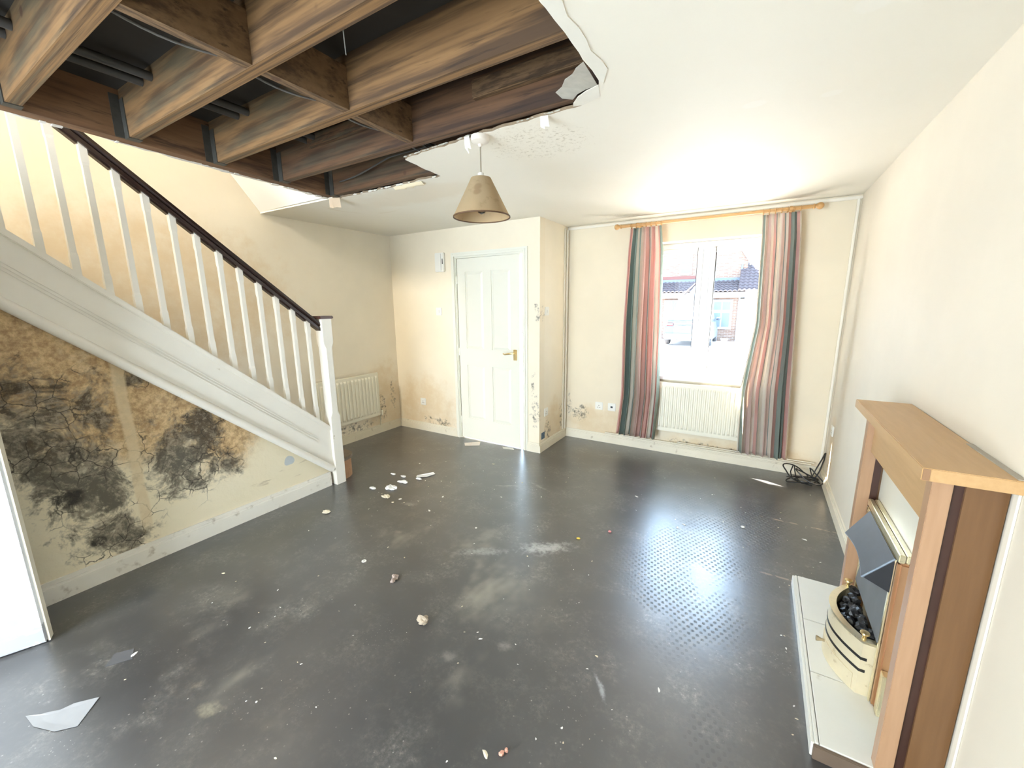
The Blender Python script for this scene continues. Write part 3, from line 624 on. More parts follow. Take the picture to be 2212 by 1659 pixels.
# ------------------------------------------------------------------ pendant lamp
LX, LY = -1.243, 1.775
pl = thing('pendant_lamp', (LX, LY, H), 'stained beige cone-shade pendant lamp hanging at the hole edge', 'lamp')
b = MB(); b.lathe([(.044, 0), (.046, -.008), (.043, -.024), (.030, -.032), (.012, -.036), (.008, -.048), (.001, -.049)], (LX, LY, H), 28); b.build('ceiling_rose', mat('off_white_rose_plastic', (.75, .68, .58), .4), pl, smooth=True)
b = MB(); b.tube([(LX, LY, H - .04), (LX + .001, LY, 2.14)], .0035, 8); b.build('flex', mat('brown_grey_flex', (.30, .25, .18), .6), pl)
b = MB(); b.lathe([(.006, .03), (.015, .026), (.017, .0), (.016, -.045), (.014, -.06)], (LX, LY, 2.125), 18); b.build('lamp_holder', M_plate, pl, smooth=True)
n = NT('stained_parchment_shade'); c1 = n.mix(n.noise(7, 6), (.47, .34, .19), (.62, .49, .30))
sp = n.mx(n.blob((LX + .03, LY - .07, 2.07), (.022, .05, .022), lo=.5), n.blob((LX + .035, LY - .085, 2.045), (.022, .05, .02), lo=.5), n.math('MULTIPLY', n.step(n.noise(22, 5), .55, .66), .6))
c1 = n.mix(n.math('MULTIPLY', sp, .5), c1, (.24, .13, .065))
n.set(c1, .8); tl = n.n('ShaderNodeBsdfTranslucent'); tl.inputs[0].default_value = (.75, .52, .25, 1); ms = n.n('ShaderNodeMixShader'); ms.inputs[0].default_value = .30
n.t.links.new(n.b.outputs[0], ms.inputs[1]); n.t.links.new(tl.outputs[0], ms.inputs[2]); n.t.links.new(ms.outputs[0], n.out.inputs[0]); M_shade = n.m
RB, RT_, ZB, ZT = .1425, .049, 1.946, 2.128
b = MB(); b.lathe([(RT_, ZT), (RB, ZB), (RB - .0015, ZB), (RT_ - .0015, ZT)], (LX, LY, 0), 48, closed=True); shade = b.build('lamp_shade', M_shade, pl, smooth=True)
b = MB(); b.lathe([(RB + .001, ZB + .004), (RB + .0015, ZB - .002), (RB - .003, ZB - .002), (RB - .003, ZB + .004)], (LX, LY, 0), 48, closed=True); b.build('shade_rim', mat('brown_shade_trim', (.12, .06, .025), .7), shade)
b = MB(); b.lathe([(.012, ZT - .010), (RT_ - .002, ZT - .006), (RT_ - .002, ZT - .002), (.012, ZT - .004)], (LX, LY, 0), 28, closed=True); b.build('shade_ring', M_shade, shade)
n = NT('clear_bulb_glass'); n.set((1, .97, .9), .05, Transmission_Weight=1.0); b = MB(); b.lathe([(.012, 2.075), (.014, 2.06), (.024, 2.035), (.030, 2.005), (.027, 1.982), (.016, 1.966), (.0005, 1.960)], (LX, LY, 0), 20); b.build('bulb', n.m, pl, smooth=True)

# ------------------------------------------------------------------ window
FY = YW + .17   # room face of the window frame
w1 = thing('window_1', (-.485, FY, wz0), 'white double casement window with a house and car beyond', None, kind='structure')
b = MB(); fd = .07
for q in ((wx0, wx0 + .05, wz0, wz1), (wx1 - .05, wx1, wz0, wz1), (wx0 + .05, wx1 - .05, wz0, wz0 + .055), (wx0 + .05, wx1 - .05, wz1 - .055, wz1), (-.515, -.455, wz0 + .055, wz1 - .055)):
    b.box(q[0], q[1], FY, FY + fd, q[2], q[3])
b.build('window_frame', M_upvc, w1, bevel=.004)
n = NT('window_glass'); gl = n.n('ShaderNodeBsdfGlossy'); gl.inputs['Roughness'].default_value = 0.01; tp = n.n('ShaderNodeBsdfTransparent'); ms = n.n('ShaderNodeMixShader'); ms.inputs[0].default_value = .004
n.t.links.new(tp.outputs[0], ms.inputs[1]); n.t.links.new(gl.outputs[0], ms.inputs[2]); n.t.links.new(ms.outputs[0], n.out.inputs[0]); M_glass = n.m
for side in (0, 1):
    xa, xb = ((wx0 + .052, -.517), (-.453, wx1 - .052))[side]; za, zb2 = wz0 + .057, wz1 - .057
    b = MB(); s_ = .045
    for q in ((xa, xa + s_, za, zb2), (xb - s_, xb, za, zb2), (xa + s_, xb - s_, za, za + s_), (xa + s_, xb - s_, zb2 - s_, zb2)): b.box(q[0], q[1], FY - .008, FY + .05, q[2], q[3])
    ca = b.build('casement', M_upvc, w1, bevel=.005)
    boxes('pane', M_glass, [(xa + s_ - .004, xb - s_ + .004, FY + .018, FY + .022, za + s_ - .004, zb2 - s_ + .004)], ca)
    xh = (xb - .022, xa + .022)[side]; b = MB(); b.box(xh - .009, xh + .009, FY - .020, FY - .008, 1.36, 1.43); b.tube([(xh, FY - .018, 1.40), (xh, FY - .036, 1.395), (xh, FY - .038, 1.30), (xh, FY - .036, 1.25)], [.008, .008, .007, .006], 8); b.build('casement_handle', M_upvc, ca)
st(boxes('trim_4', M_upvc, [(wx0 - .04, wx1 + .04, YW - .035, FY + .02, wz0 - .035, wz0 - .002)], bevel=.006), 'white window sill board')
# curtain pole
cp = thing('curtain_pole', (-.47, 4.10, 2.243), 'golden wooden curtain pole with ball finials above the window', 'curtain pole')
PY, PZ = 4.10, 2.243
b = MB(); b.tube([(-1.225, PY, PZ), (.275, PY, PZ)], .0135, 16); b.build('pole', M_pole, cp, smooth=True)
for s_, x in ((-1, -1.225), (1, .275)):
    b = MB(); b.lathe([(.0135, 0), (.019, .004*s_), (.019, .010*s_), (.011, .016*s_), (.015, .022*s_), (.024, .034*s_), (.027, .046*s_), (.023, .060*s_), (.012, .069*s_), (.001, .072*s_)], (x, PY, PZ), 20, axis='x'); b.build('finial', M_pole, cp, smooth=True)
for x in (-1.075, .135):
    b = MB(); b.tube([(x, YW, PZ - .005), (x, YW - .012, PZ - .005), (x, YW - .014, PZ - .005), (x, PY, PZ - .004)], [.026, .026, .012, .012], 14); b.lathe([(.019, -.012), (.021, 0), (.019, .012)], (x, PY, PZ), 18, axis='x'); b.build('bracket', M_pole, cp, smooth=True)
# curtains
def curtain_mat(name, cols, seed):
    n = NT(name); uv = n.n('ShaderNodeUVMap'); uv.uv_map = 'UVMap'; s = n.n('ShaderNodeSeparateXYZ'); n.put(s.inputs[0], uv.outputs[0])
    rp = n.n('ShaderNodeValToRGB'); rp.color_ramp.interpolation = 'CONSTANT'; n.put(rp.inputs[0], s.outputs[0])
    el = rp.color_ramp.elements; tot = sum(w for _, w in cols); x = 0.0; first = True
    while len(el) > 1: el.remove(el[-1])
    for c, w in cols:
        if first: el[0].position = 0; e = el[0]; first = False
        else: e = el.new(min(.9999, x/tot))
        e.color = (*c, 1); x += w
    col = n.mix(n.noise(90, 4, stretch=(1, 1, .15)), rp.outputs[0], tuple(.9 for _ in range(3)), 'MULTIPLY')
    n.set(col, .85, bump=n.noise(240, 2), bstr=.1, bdist=.002)
    tl = n.n('ShaderNodeBsdfTranslucent'); n.put(tl.inputs[0], col); ms = n.n('ShaderNodeMixShader'); ms.inputs[0].default_value = .34
    n.t.links.new(n.b.outputs[0], ms.inputs[1]); n.t.links.new(tl.outputs[0], ms.inputs[2]); n.t.links.new(ms.outputs[0], n.out.inputs[0]); return n.m
SAL, GRN, CRM, PNK, BEI, DGR = (.80, .50, .43), (.36, .43, .375), (.88, .80, .69), (.82, .64, .56), (.76, .66, .56), (.26, .315, .28)
colL = [(SAL, 1.2), (BEI, .4), (DGR, .9), (GRN, 1.5), (CRM, .5), (GRN, 1.1), (BEI, .8), (PNK, 1.2), (SAL, 1.2), (CRM, .4), (DGR, .4), (BEI, .7), (SAL, 1.5), (CRM, 1.2), (SAL, .9), (GRN, 1.0)]
colR = [(CRM, .7), (GRN, .6), (BEI, .9), (PNK, 1.5), (CRM, .9), (SAL, 1.0), (DGR, .35), (CRM, 1.6), (PNK, 1.1), (GRN, .8), (CRM, .8), (SAL, .8), (GRN, 1.4), (DGR, .6), (SAL, 1.3), (CRM, .6)]
def curtain(name, edges, cols, folds, label, seed, lastflap=0.0):
    """edges: list of (z, x_left, x_right) from top to bottom"""
    c_ = thing(name, ((edges[0][1] + edges[0][2])/2, 4.12, edges[-1][0]), label, 'curtain', 'pair of striped curtains')
    rr_ = random.Random(seed); ph = [rr_.uniform(-.5, .5) for _ in range(folds + 2)]; am = [rr_.uniform(.7, 1.25) for _ in range(folds + 2)]
    nu, nv = folds*14, 40
    zt_, zb_ = edges[0][0], edges[-1][0]
    def edge(z):
        for (za, l0, r0), (zb2, l1, r1) in zip(edges, edges[1:]):
            if z >= zb2 - 1e-9:
                t_ = (za - z)/(za - zb2); return l0 + (l1 - l0)*t_, r0 + (r1 - r0)*t_
        return edges[-1][1:]
    bm_ = MB(); bmx = bm_.bm; g = []
    for i in range(nu + 1):
        u = i/nu; row = []
        for j in range(nv + 1):
            v = j/nv; z = zt_ + (zb_ - zt_)*v; l, r_ = edge(z); k = u*folds; ki = int(k)
            sp = min(1, .35 + v*1.6); a_ = .040*sp*(am[ki]*(1 - (k - ki)) + am[min(ki + 1, folds + 1)]*(k - ki))
            sw = .35*ph[ki]*v
            ysh = a_*math.sin(2*PI*k + sw*2) + .010*math.sin(4*PI*k + 1 + v*2)*v + .006*math.sin(v*9 + u*11)
            xsh = (.5/folds)*(r_ - l)*.55*math.sin(4*PI*k + sw)*sp*.5
            if v < .05: ysh *= .8
            row.append(bmx.verts.new((l + (r_ - l)*u + xsh, 4.092 + ysh, z + .004*math.sin(u*23)*(v > .97))))
        g.append(row)
    uvl = bmx.loops.layers.uv.new('UVMap')
    for i in range(nu):
        for j in range(nv):
            f = bmx.faces.new((g[i][j], g[i+1][j], g[i+1][j+1], g[i][j+1]))
            for lp, (a_, b_) in zip(f.loops, ((i, j), (i+1, j), (i+1, j+1), (i, j+1))): lp[uvl].uv = (a_/nu, b_/nv)
    o = bm_.build('drape', curtain_mat(name + '_stripes', cols, seed), c_, smooth=True)
    sm = o.modifiers.new('thick', 'SOLIDIFY'); sm.thickness = .0016
    l, r_ = edges[0][1:]
    for k in range(7):
        x = l + .006 + (r_ - l - .012)*(k/6 if k else 0)
        rb = MB(); m_ = 18; mr = .021
        rings = []
        for q in range(m_):
            a_ = 2*PI*q/m_; cc_ = Vector((x, PY + mr*math.cos(a_), PZ - .007 + mr*math.sin(a_))); ax1 = Vector((0, math.cos(a_), math.sin(a_))); ax2 = Vector((1, 0, 0))
            rings.append([rb.bm.verts.new(cc_ + (ax1*math.cos(t_) + ax2*math.sin(t_))*.0038) for t_ in (2*PI*w_/6 for w_ in range(6))])
        for q in range(m_):
            A_, B_ = rings[q], rings[(q+1) % m_]
            for w_ in range(6): rb.bm.faces.new((A_[w_], A_[(w_+1) % 6], B_[(w_+1) % 6], B_[w_]))
        rb.build('curtain_ring', M_pole, c_, smooth=True)
    return c_
curtain('curtain', [(2.215, -1.135, -.852), (2.0, -1.150, -.825), (1.3, -1.165, -.802), (.6, -1.160, -.786), (.165, -1.195, -.806)], colL, 7, 'pink and green striped curtain left of the window, gathered narrow', 3)
curtain('curtain', [(2.215, -.060, .205), (2.0, -.048, .225), (1.33, -.030, .258), (.75, -.095, .285), (.165, -.072, .312)], colR, 7, 'pink, cream and green striped curtain right of the window', 5)

# ------------------------------------------------------------------ radiators
def radiator(name, org, udir, ndir, W_, z0, z1, ncol, label):
    """org: wall point at the left bottom; udir along the wall; ndir into the room"""
    t = thing(name, (org[0], org[1], z0), label, 'radiator', 'panel radiators'); U, N_ = Vector((*udir, 0)), Vector((*ndir, 0)); O = Vector((org[0], org[1], 0))
    def P(u, d, z): return O + U*u + N_*d + Vector((0, 0, z))
    def bx(b, u0, u1, d0, d1, za, zb_): b.hexa([P(u0, d0, za), P(u1, d0, za), P(u1, d1, za), P(u0, d1, za), P(u0, d0, zb_), P(u1, d0, zb_), P(u1, d1, zb_), P(u0, d1, zb_)])
    b = MB(); bx(b, 0, W_, .045, .068, z0, z1); b.build('panel', M_rad, t, bevel=.006)
    pw = (W_ - .04)/ncol
    for k in range(ncol):
        b = MB(); u = .02 + pw*k; e = pw*.16; za, zb_ = z0 + .035, z1 - .035
        b.hexa([P(u + e, .0675, za), P(u + pw - e, .0675, za), P(u + pw - e, .0675, zb_), P(u + e, .0675, zb_), P(u + pw*.34, .0775, za + .022), P(u + pw*.66, .0775, za + .022), P(u + pw*.66, .0775, zb_ - .022), P(u + pw*.34, .0775, zb_ - .022)])
        b.build('flute', M_rad, t)
    for u in (.10, W_ - .14): b = MB(); bx(b, u, u + .04, .002, .045, z0 + .1, z1 - .1); b.build('wall_bracket', M_rad, t)
    for u in (-.018, W_ + .018):
        b = MB(); b.tube([P(u, .03, .10), P(u, .03, z0 - .03), P(u, .045, z0 - .005), P(u, .066, z0 + .0)], .0065, 10); b.tube([P(u, .066, z0 - .005), P(u, .066, z0 + .055)], .013, 12); b.tube([P(u, .066, z0 + .02), P(u + (.02 if u < 0 else -.02), .066, z0 + .02)], .009, 10); b.build('valve', M_rad, t, smooth=True)
radiator('panel_radiator', (-.93, YW), (1, 0), (0, -1), .96, .245, .745, 25, 'wide cream panel radiator beneath the window')
radiator('panel_radiator', (XL, 2.42), (0, 1), (1, 0), .78, .235, .750, 16, 'small cream panel radiator behind the newel post')
b = MB(); b.tube([(-1.35, YW - .03, .118), (.50, YW - .03, .118)], .0075, 8); b.tube([(-.6, YW - .03, .135), (.52, YW - .03, .135)], .006, 8)
tag(b.build('heating_pipe', M_skirt), 'painted pipes running along the skirting under the window', 'pipe')

# ------------------------------------------------------------------ switches, sockets, alarm box
def plate(name, c_, ndir, label, cat, kind, group):
    t = thing(name, c_, label, cat, group); N_ = Vector((*ndir, 0)); U = Vector((-N_.y, N_.x, 0)); C_ = Vector(c_)
    def bx(u0, u1, d0, d1, za, zb_, nm, mt, bev=0.0):
        b = MB(); P = lambda u, d, z: C_ + U*u + N_*d + Vector((0, 0, z))
        b.hexa([P(u0, d0, za), P(u1, d0, za), P(u1, d1, za), P(u0, d1, za), P(u0, d0, zb_), P(u1, d0, zb_), P(u1, d1, zb_), P(u0, d1, zb_)]); return b.build(nm, mt, t, bevel=bev)
    bx(-.043, .043, 0, .010, -.043, .043, 'face_plate', M_plate, .004)
    if kind == 'switch': bx(-.008, .008, .010, .016, -.016, .016, 'rocker', M_plate, .002)
    elif kind == 'socket':
        bx(.012, .026, .010, .014, .012, .030, 'rocker', M_plate, .001)
        for u, z in ((0, .006), (-.011, -.014), (.011, -.014)): bx(u - .0035, u + .0035, .0095, .0105, z - .004, z + .004, 'pin_hole', M_dk)
    else: bx(-.012, .012, .0095, .0112, -.010, .010, 'outlet', M_dk)
plate('light_switch', (-3.113, YD, 1.444), (0, -1), 'white light switch left of the door, below the alarm box', 'switch', 'switch', 'light switches')
plate('light_switch', (XJ, 3.715, 1.446), (1, 0), 'white light switch on the porch return wall', 'switch', 'switch', 'light switches')
plate('wall_socket', (-3.426, YD, .363), (0, -1), 'white socket low on the wall left of the door', 'socket', 'socket', 'sockets')
plate('wall_socket', (XJ, 3.71, .404), (1, 0), 'white socket low on the porch return wall', 'socket', 'socket', 'sockets')
plate('wall_socket', (-1.435, YW, .405), (0, -1), 'white socket left of the curtain, the left one of two', 'socket', 'socket', 'sockets')
plate('aerial_outlet', (-1.292, YW, .408), (0, -1), 'blank white outlet plate next to the left curtain', 'outlet', 'outlet', 'sockets')
plate('wall_socket', (XR, 4.02, .49), (-1, 0), 'white socket on the right wall above the coiled cable', 'socket', 'socket', 'sockets')
t = thing('alarm_box', (-3.062, YD, 1.88), 'cream alarm keypad box on the wall left of the door', 'alarm')
boxes('case', M_plate, [(-3.125, -2.998, YD - .030, YD, 1.875, 2.075)], t, bevel=.006); boxes('cover_flap', M_plate, [(-3.118, -3.03, YD - .036, YD - .029, 1.885, 2.065)], t, bevel=.004); boxes('display_slot', M_dk, [(-3.020, -3.010, YD - .0315, YD - .029, 1.955, 2.01)], t)
# torn wallpaper patch by the porch skirting
tag(boxes('blue_label', mat('blue_grey_sticker', (.10, .16, .22), .5, .6, 60), [(XJ, XJ + .002, 3.615, 3.69, .125, .195)]), 'small blue-grey sticker above the skirting of the porch corner', 'sticker')

# ------------------------------------------------------------------ fireplace
hz = .058
ht = thing('hearth', (.42, 1.96, 0), 'pale tiled raised hearth on the floor in front of the fire', 'hearth')
boxes('plinth', M_hearth_side, [(.287, .504, 1.478, 2.462, 0, hz - .018)], ht)
for ya, yb_ in ((1.470, 1.793), (1.797, 2.116), (2.120, 2.470)): boxes('hearth_tile', M_tile, [(.303, .505, ya, yb_, hz - .018, hz)], ht, bevel=.0015)
boxes('edge_trim', M_tile, [(.280, .290, 1.470, 2.470, 0, hz - .004), (.290, .301, 1.470, 2.470, hz - .018, hz - .001)], ht, bevel=.002)
boxes('end_strip', M_hearth_side, [(.286, .505, 1.458, 1.470, 0, hz - .004)], ht, bevel=.002)
su = thing('fire_surround', (.51, 1.86, hz), 'golden oak fire surround with mantel shelf against the right wall', 'fireplace')
FY0, FY1 = 1.462, 2.258
boxes('mantel_shelf', M_mantel, [(.402, XR - .002, 1.412, 2.308, 1.050, 1.085)], su, bevel=.002)
boxes('shelf_end_edging', mat('brown_edging', (.30, .165, .085), .45), [(.404, .418, 1.4105, 1.412, 1.052, 1.083)], su)
boxes('post', M_post, [(.440, .482, FY0, FY0 + .042, hz, 1.050)], su, bevel=.0015); boxes('post', M_post, [(.440, .482, FY1 - .042, FY1, hz, 1.050)], su, bevel=.0015)
boxes('header', M_mantel, [(.462, .480, FY0 + .042, FY1 - .042, .878, 1.050)], su, bevel=.001)
boxes('rebate_strip', M_redwood, [(.482, .506, FY0 + .012, FY0 + .040, hz, 1.050)], su); boxes('rebate_strip', M_redwood, [(.482, .506, FY1 - .040, FY1 - .012, hz, 1.050)], su)
boxes('side_panel', M_side, [(.506, XR - .004, FY0 + .004, FY0 + .030, 0.0, 1.050)], su); boxes('side_panel', M_side, [(.506, XR - .004, FY1 - .030, FY1 - .004, 0.0, 1.050)], su)
boxes('back_panel', M_marble, [(.514, .528, FY0 + .032, FY1 - .032, hz, 1.048)], su)
b = MB(); b.box(XR - .006, XR - .001, 1.428, 1.448, .0, 1.045); tag(b.build('caulk_line', tr), 'cream bead of sealant beside the fire surround', 'sealant')
boxes('shelf_gap_tape', mat('grey_tape', (.42, .38, .31), .6), [(XR - .016, XR - .001, 1.42, 1.72, 1.0845, 1.0875)], su)
# gas fire
gf = thing('gas_fire', (.49, 1.95, hz), 'brass-framed coal-effect gas fire with dark hood', 'fire')
GY0, GY1, GZ = 1.722, 2.195, .675
boxes('frame_top', M_fire_brass, [(.476, .494, GY0, GY1, GZ - .03, GZ)], gf, bevel=.003)
boxes('frame_top', M_fire_brass, [(.496, .5135, GY0, GY1, GZ - .028, GZ + .001)], gf, bevel=.003)
boxes('frame_side', M_copper, [(.478, .5135, GY0, GY0 + .028, hz, GZ - .030)], gf, bevel=.008); boxes('frame_side', M_copper, [(.478, .5135, GY1 - .028, GY1, hz, GZ - .030)], gf, bevel=.008)
boxes('inner_trim', M_fire_brass, [(.472, .478, GY0 + .022, GY0 + .036, hz + .0, GZ - .03), (.472, .478, GY1 - .036, GY1 - .022, hz, GZ - .03), (.472, .478, GY0 + .022, GY1 - .022, GZ - .045, GZ - .03)], gf, bevel=.002)
boxes('foot_block', M_fire_brass, [(.484, .506, GY0 - .035, GY0 - .001, hz, .225)], gf, bevel=.002)
b = MB(); b.hexa([(.470, GY0 + .036, .30), (.470, GY1 - .036, .30), (.5135, GY1 - .036, .30), (.5135, GY0 + .036, .30), (.506, GY0 + .036, .64), (.506, GY1 - .036, .64), (.5135, GY1 - .036, .64), (.5135, GY0 + .036, .64)]); b.build('fireback', M_fireback, gf)
hb = MB(); ya, yb_ = 1.745, 2.120
def hood(u, v):   # u along y, v from back to front; the front lip bows in at the middle
    x = .474 - .072*v; z = .646 - .108*v - .018*math.sin(v*PI)*0; y = ya + (yb_ - ya)*u
    y = y + (.5 - u)*.035*v*-1 if False else y - (u - .5)*.045*v
    return Vector((x + .012*math.sin(u*PI)*v, y, z + .012*math.sin(u*PI)*v))
hb.sheet(hood, 14, 8, .004); hd_ = hb.build('hood', M_hood, gf, smooth=True)
lp = MB(); lp.tube([hood(i/14, 1) for i in range(15)], .004, 8); lp.tube([hood(0, i/8) for i in range(9)], .0035, 8); lp.tube([hood(1, i/8) for i in range(9)], .0035, 8); lp.build('hood_rim', mat('blue_grey_hood_rim', (.20, .24, .29), .35), hd_, smooth=True)
for u, s_ in ((0, 1), (1, -1)):
    a_, c_ = hood(u, 0), hood(u, 1); b = MB()
    pts = [a_, c_, Vector((.474, a_.y, .515))]; off = Vector((0, .003*s_, 0))
    v0 = [b.bm.verts.new(p) for p in pts]; v1 = [b.bm.verts.new(p + off) for p in pts]; b.bm.faces.new(v0); b.bm.faces.new(v1[::-1])
    for k in range(3): b.bm.faces.new((v0[k], v0[(k+1) % 3], v1[(k+1) % 3], v1[k]))
    b.build('hood_cheek', M_soot, gf)
# bowed fret (ash-pan cover) in front of the coals
ff = thing('fire_fret', (.42, 1.95, hz), 'cream bowed metal fret with two dark slots standing on the hearth', 'fire fret')
fy0, fy1, fz = 1.765, 2.125, .285
def bow(t): # t 0..1 plan curve
    y = fy0 + (fy1 - fy0)*t; s_ = 1 - (2*t - 1)**2
    return (.437 - .078*s_, y)
N_ = 28; plan = [(.486, fy0)] + [bow(i/N_) for i in range(N_ + 1)] + [(.486, fy1)]
def ribbon(z0, z1, o0, o1, nm, mt, par, pl_=plan, bevel=0):
    b = MB(); cx, cy = .49, (fy0 + fy1)/2; inn = []; out = []
    def off(p, o):
        d = Vector((p[0] - cx, p[1] - cy)); d.normalize(); return (p[0] + d.x*o, p[1] + d.y*o)
    R0 = [[b.bm.verts.new((*off(p, o), z)) for p in pl_] for (o, z) in ((o0, z0), (o1, z0), (o1, z1), (o0, z1))]
    for k in range(4):
        A_, B_ = R0[k], R0[(k+1) % 4]
        for i in range(len(pl_) - 1): b.bm.faces.new((A_[i], A_[i+1], B_[i+1], B_[i]))
    b.bm.faces.new([R0[k][0] for k in range(4)]); b.bm.faces.new([R0[k][-1] for k in (3, 2, 1, 0)])
    return b.build(nm, mt, par, bevel)
body = ribbon(hz, fz - .008, -.004, 0, 'fret_body', M_fret, ff)
ribbon(fz - .010, fz, -.022, .003, 'top_rim', M_fire_brass, ff)
mid = plan[1:-1]
ribbon(.205, .216, -.001, .0015, 'slot', M_dk, body, [(.455, fy0)] + mid + [(.455, fy1)]); ribbon(.155, .166, -.001, .0015, 'slot', M_dk, body, [(.455, fy0)] + mid + [(.455, fy1)])
ribbon(hz + .001, .128, -.001, .003, 'lower_apron', M_fret, body, mid[1:-1])
for p in ((.440, fy0 + .012), (.440, fy1 - .012)):
    b = MB(); b.lathe([(.007, 0), (.006, .010), (.009, .018), (.015, .024), (.014, .029), (.001, .032)], (p[0], p[1], fz), 18); b.build('knob', M_brass, ff, smooth=True)
b = MB(); b.lathe([(.006, 0), (.005, -.010), (.010, -.024), (.011, -.030), (.001, -.031)], (.358, 1.93, .115), 16, axis='x'); b.build('knob', mat('dull_brass_knob', (.42, .33, .2), .4, metal=.6), ff, smooth=True)
tray = MB(); tray.prism([(.486, fy0 + .006)] + [(p[0] + .012, min(fy1 - .008, max(fy0 + .008, p[1]))) for p in plan[2:-2]] + [(.486, fy1 - .006)], 'z', hz + .02, .225); tray.build('coal_tray', M_soot, gf)
# coals, each a loose lump
rc = random.Random(11); cs = []
for it in range(2000):
    t_ = rc.random(); y = fy0 + .04 + (fy1 - fy0 - .08)*t_; s_ = 1 - (2*t_ - 1)**2; xf = .437 - .078*s_ + .040
    x = rc.uniform(min(xf, .455), .458); r_ = rc.uniform(.015, .022)
    if all((x - a)**2 + (y - b_)**2 > (.78*(r_ + c_))**2 for a, b_, c_ in cs): cs.append((x, y, r_))
    if len(cs) > 22: break
for k, (x, y, r_) in enumerate(cs):
    z = .225 + r_*.95 + .045*(x - .37)/.1
    b = MB(); b.rock((x, y, z), r_, 2, .55, k + 3, (1, 1.15, .85)); o = b.build('coal_lump', M_coal)
    tag(o, 'black ceramic coal lump heaped behind the bowed fret', 'coal', 'coals in the gas fire')

# ------------------------------------------------------------------ coiled cable in the corner
b = MB(); pts = []
for i in range(170):
    a_ = i/170*2*PI*4.2; r_ = .085 + .03*math.sin(i*.21) + .01*math.sin(i*.6); k = i/170
    pts.append((.43 + r_*math.cos(a_)*1.1 + .02*math.sin(i*.05), 4.03 + r_*math.sin(a_)*.7, .010 + .028*abs(math.sin(i*.13 + 1)) + .10*max(0, math.sin(i*.083))**3))
pts += [(.50, 4.06, .06), (.53, 4.09, .14), (.56, 4.12, .21), (.578, 4.15, .25), (.582, 4.16, .255), (.575, 4.13, .20), (.55, 4.10, .10), (.52, 4.08, .03), (.48, 4.10, .012)]
b.tube(pts, .0055, 8); tag(b.build('coiled_cable', M_dk, smooth=True), 'black coiled aerial cable on the floor in the far right corner', 'cable')
b = MB(); b.tube([(.33, 4.10, .008), (.36, 4.07, .03), (.345, 4.02, .09), (.355, 4.0, .15), (.365, 4.01, .155), (.375, 4.03, .10), (.39, 4.03, .04), (.43, 4.0, .012), (.50, 3.98, .010)], .0045, 8); tag(b.build('loose_cable', M_dk, smooth=True), 'loop of thin black cable left of the coiled cable', 'cable')

# ------------------------------------------------------------------ litter on the floor
M_p_white = mat('white_litter_paper', (.80, .79, .76), .7, .06, 30); M_p_grey = mat('grey_dusty_film', (.30, .305, .315), .5, .12, 14); M_p_cream = mat('cream_plaster_piece', (.74, .66, .50), .8, .12, 40)
def sheet_poly(name, pts, z, mt, label, cat, curl=0.0, thick=.0012, group=None):
    cx = sum(p[0] for p in pts)/len(pts); cy = sum(p[1] for p in pts)/len(pts); b = MB(); m_ = len(pts)
    ring = lambda f, zz: [b.bm.verts.new((cx + (x - cx)*f, cy + (y - cy)*f, z + zz + (curl*(.3 + .7*((i*37) % 10)/10) if f == 1 else 0))) for i, (x, y) in enumerate(pts)]
    o, i_, o2, i2 = ring(1, 0), ring(.55, 0), ring(1, thick), ring(.55, thick)
    b.bm.faces.new(i_[::-1]); b.bm.faces.new(i2)
    for k in range(m_):
        l = (k+1) % m_
        b.bm.faces.new((o[k], i_[k], i_[l], o[l])); b.bm.faces.new((o2[k], o2[l], i2[l], i2[k])); b.bm.faces.new((o[k], o[l], o2[l], o2[k]))
    return tag(b.build(name, mt), label, cat, group)
sheet_poly('torn_sheet', [(-2.245, .125), (-2.205, .155), (-2.19, .175), (-2.165, .20), (-2.155, .235), (-2.105, .295), (-2.02, .215), (-2.065, .165), (-2.16, .13)], .0005, M_p_grey, 'torn grey translucent sheet on the floor at the bottom left', 'sheet', .002)
sheet_poly('plastic_film', [(-2.33, .40), (-2.29, .455), (-2.225, .43), (-2.275, .355)], .0005, mat('dark_clear_film', (.10, .10, .105), .35), 'dark translucent film patch near the open white door', 'film', .001)
sheet_poly('envelope', [(-2.70, 3.42), (-2.56, 3.53), (-2.50, 3.43), (-2.635, 3.345)], .0005, mat('red_and_white_mail', (.80, .72, .64), .6, .1, 14, dirt=(.62, .25, .18), dirt_amt=.2), 'opened red and white envelope on the floor before the door', 'envelope', .004)
sheet_poly('envelope', [(-2.265, 3.525), (-2.14, 3.545), (-2.10, 3.50), (-2.22, 3.475)], .0005, M_p_white, 'white envelope lying at the door threshold', 'envelope', .003)
sheet_poly('paper_scrap', [(-2.53, 2.50), (-2.44, 2.62), (-2.40, 2.60), (-2.43, 2.52), (-2.50, 2.46)], .0005, M_p_white, 'pointed white paper scrap beyond the broken plaster', 'paper', .010)
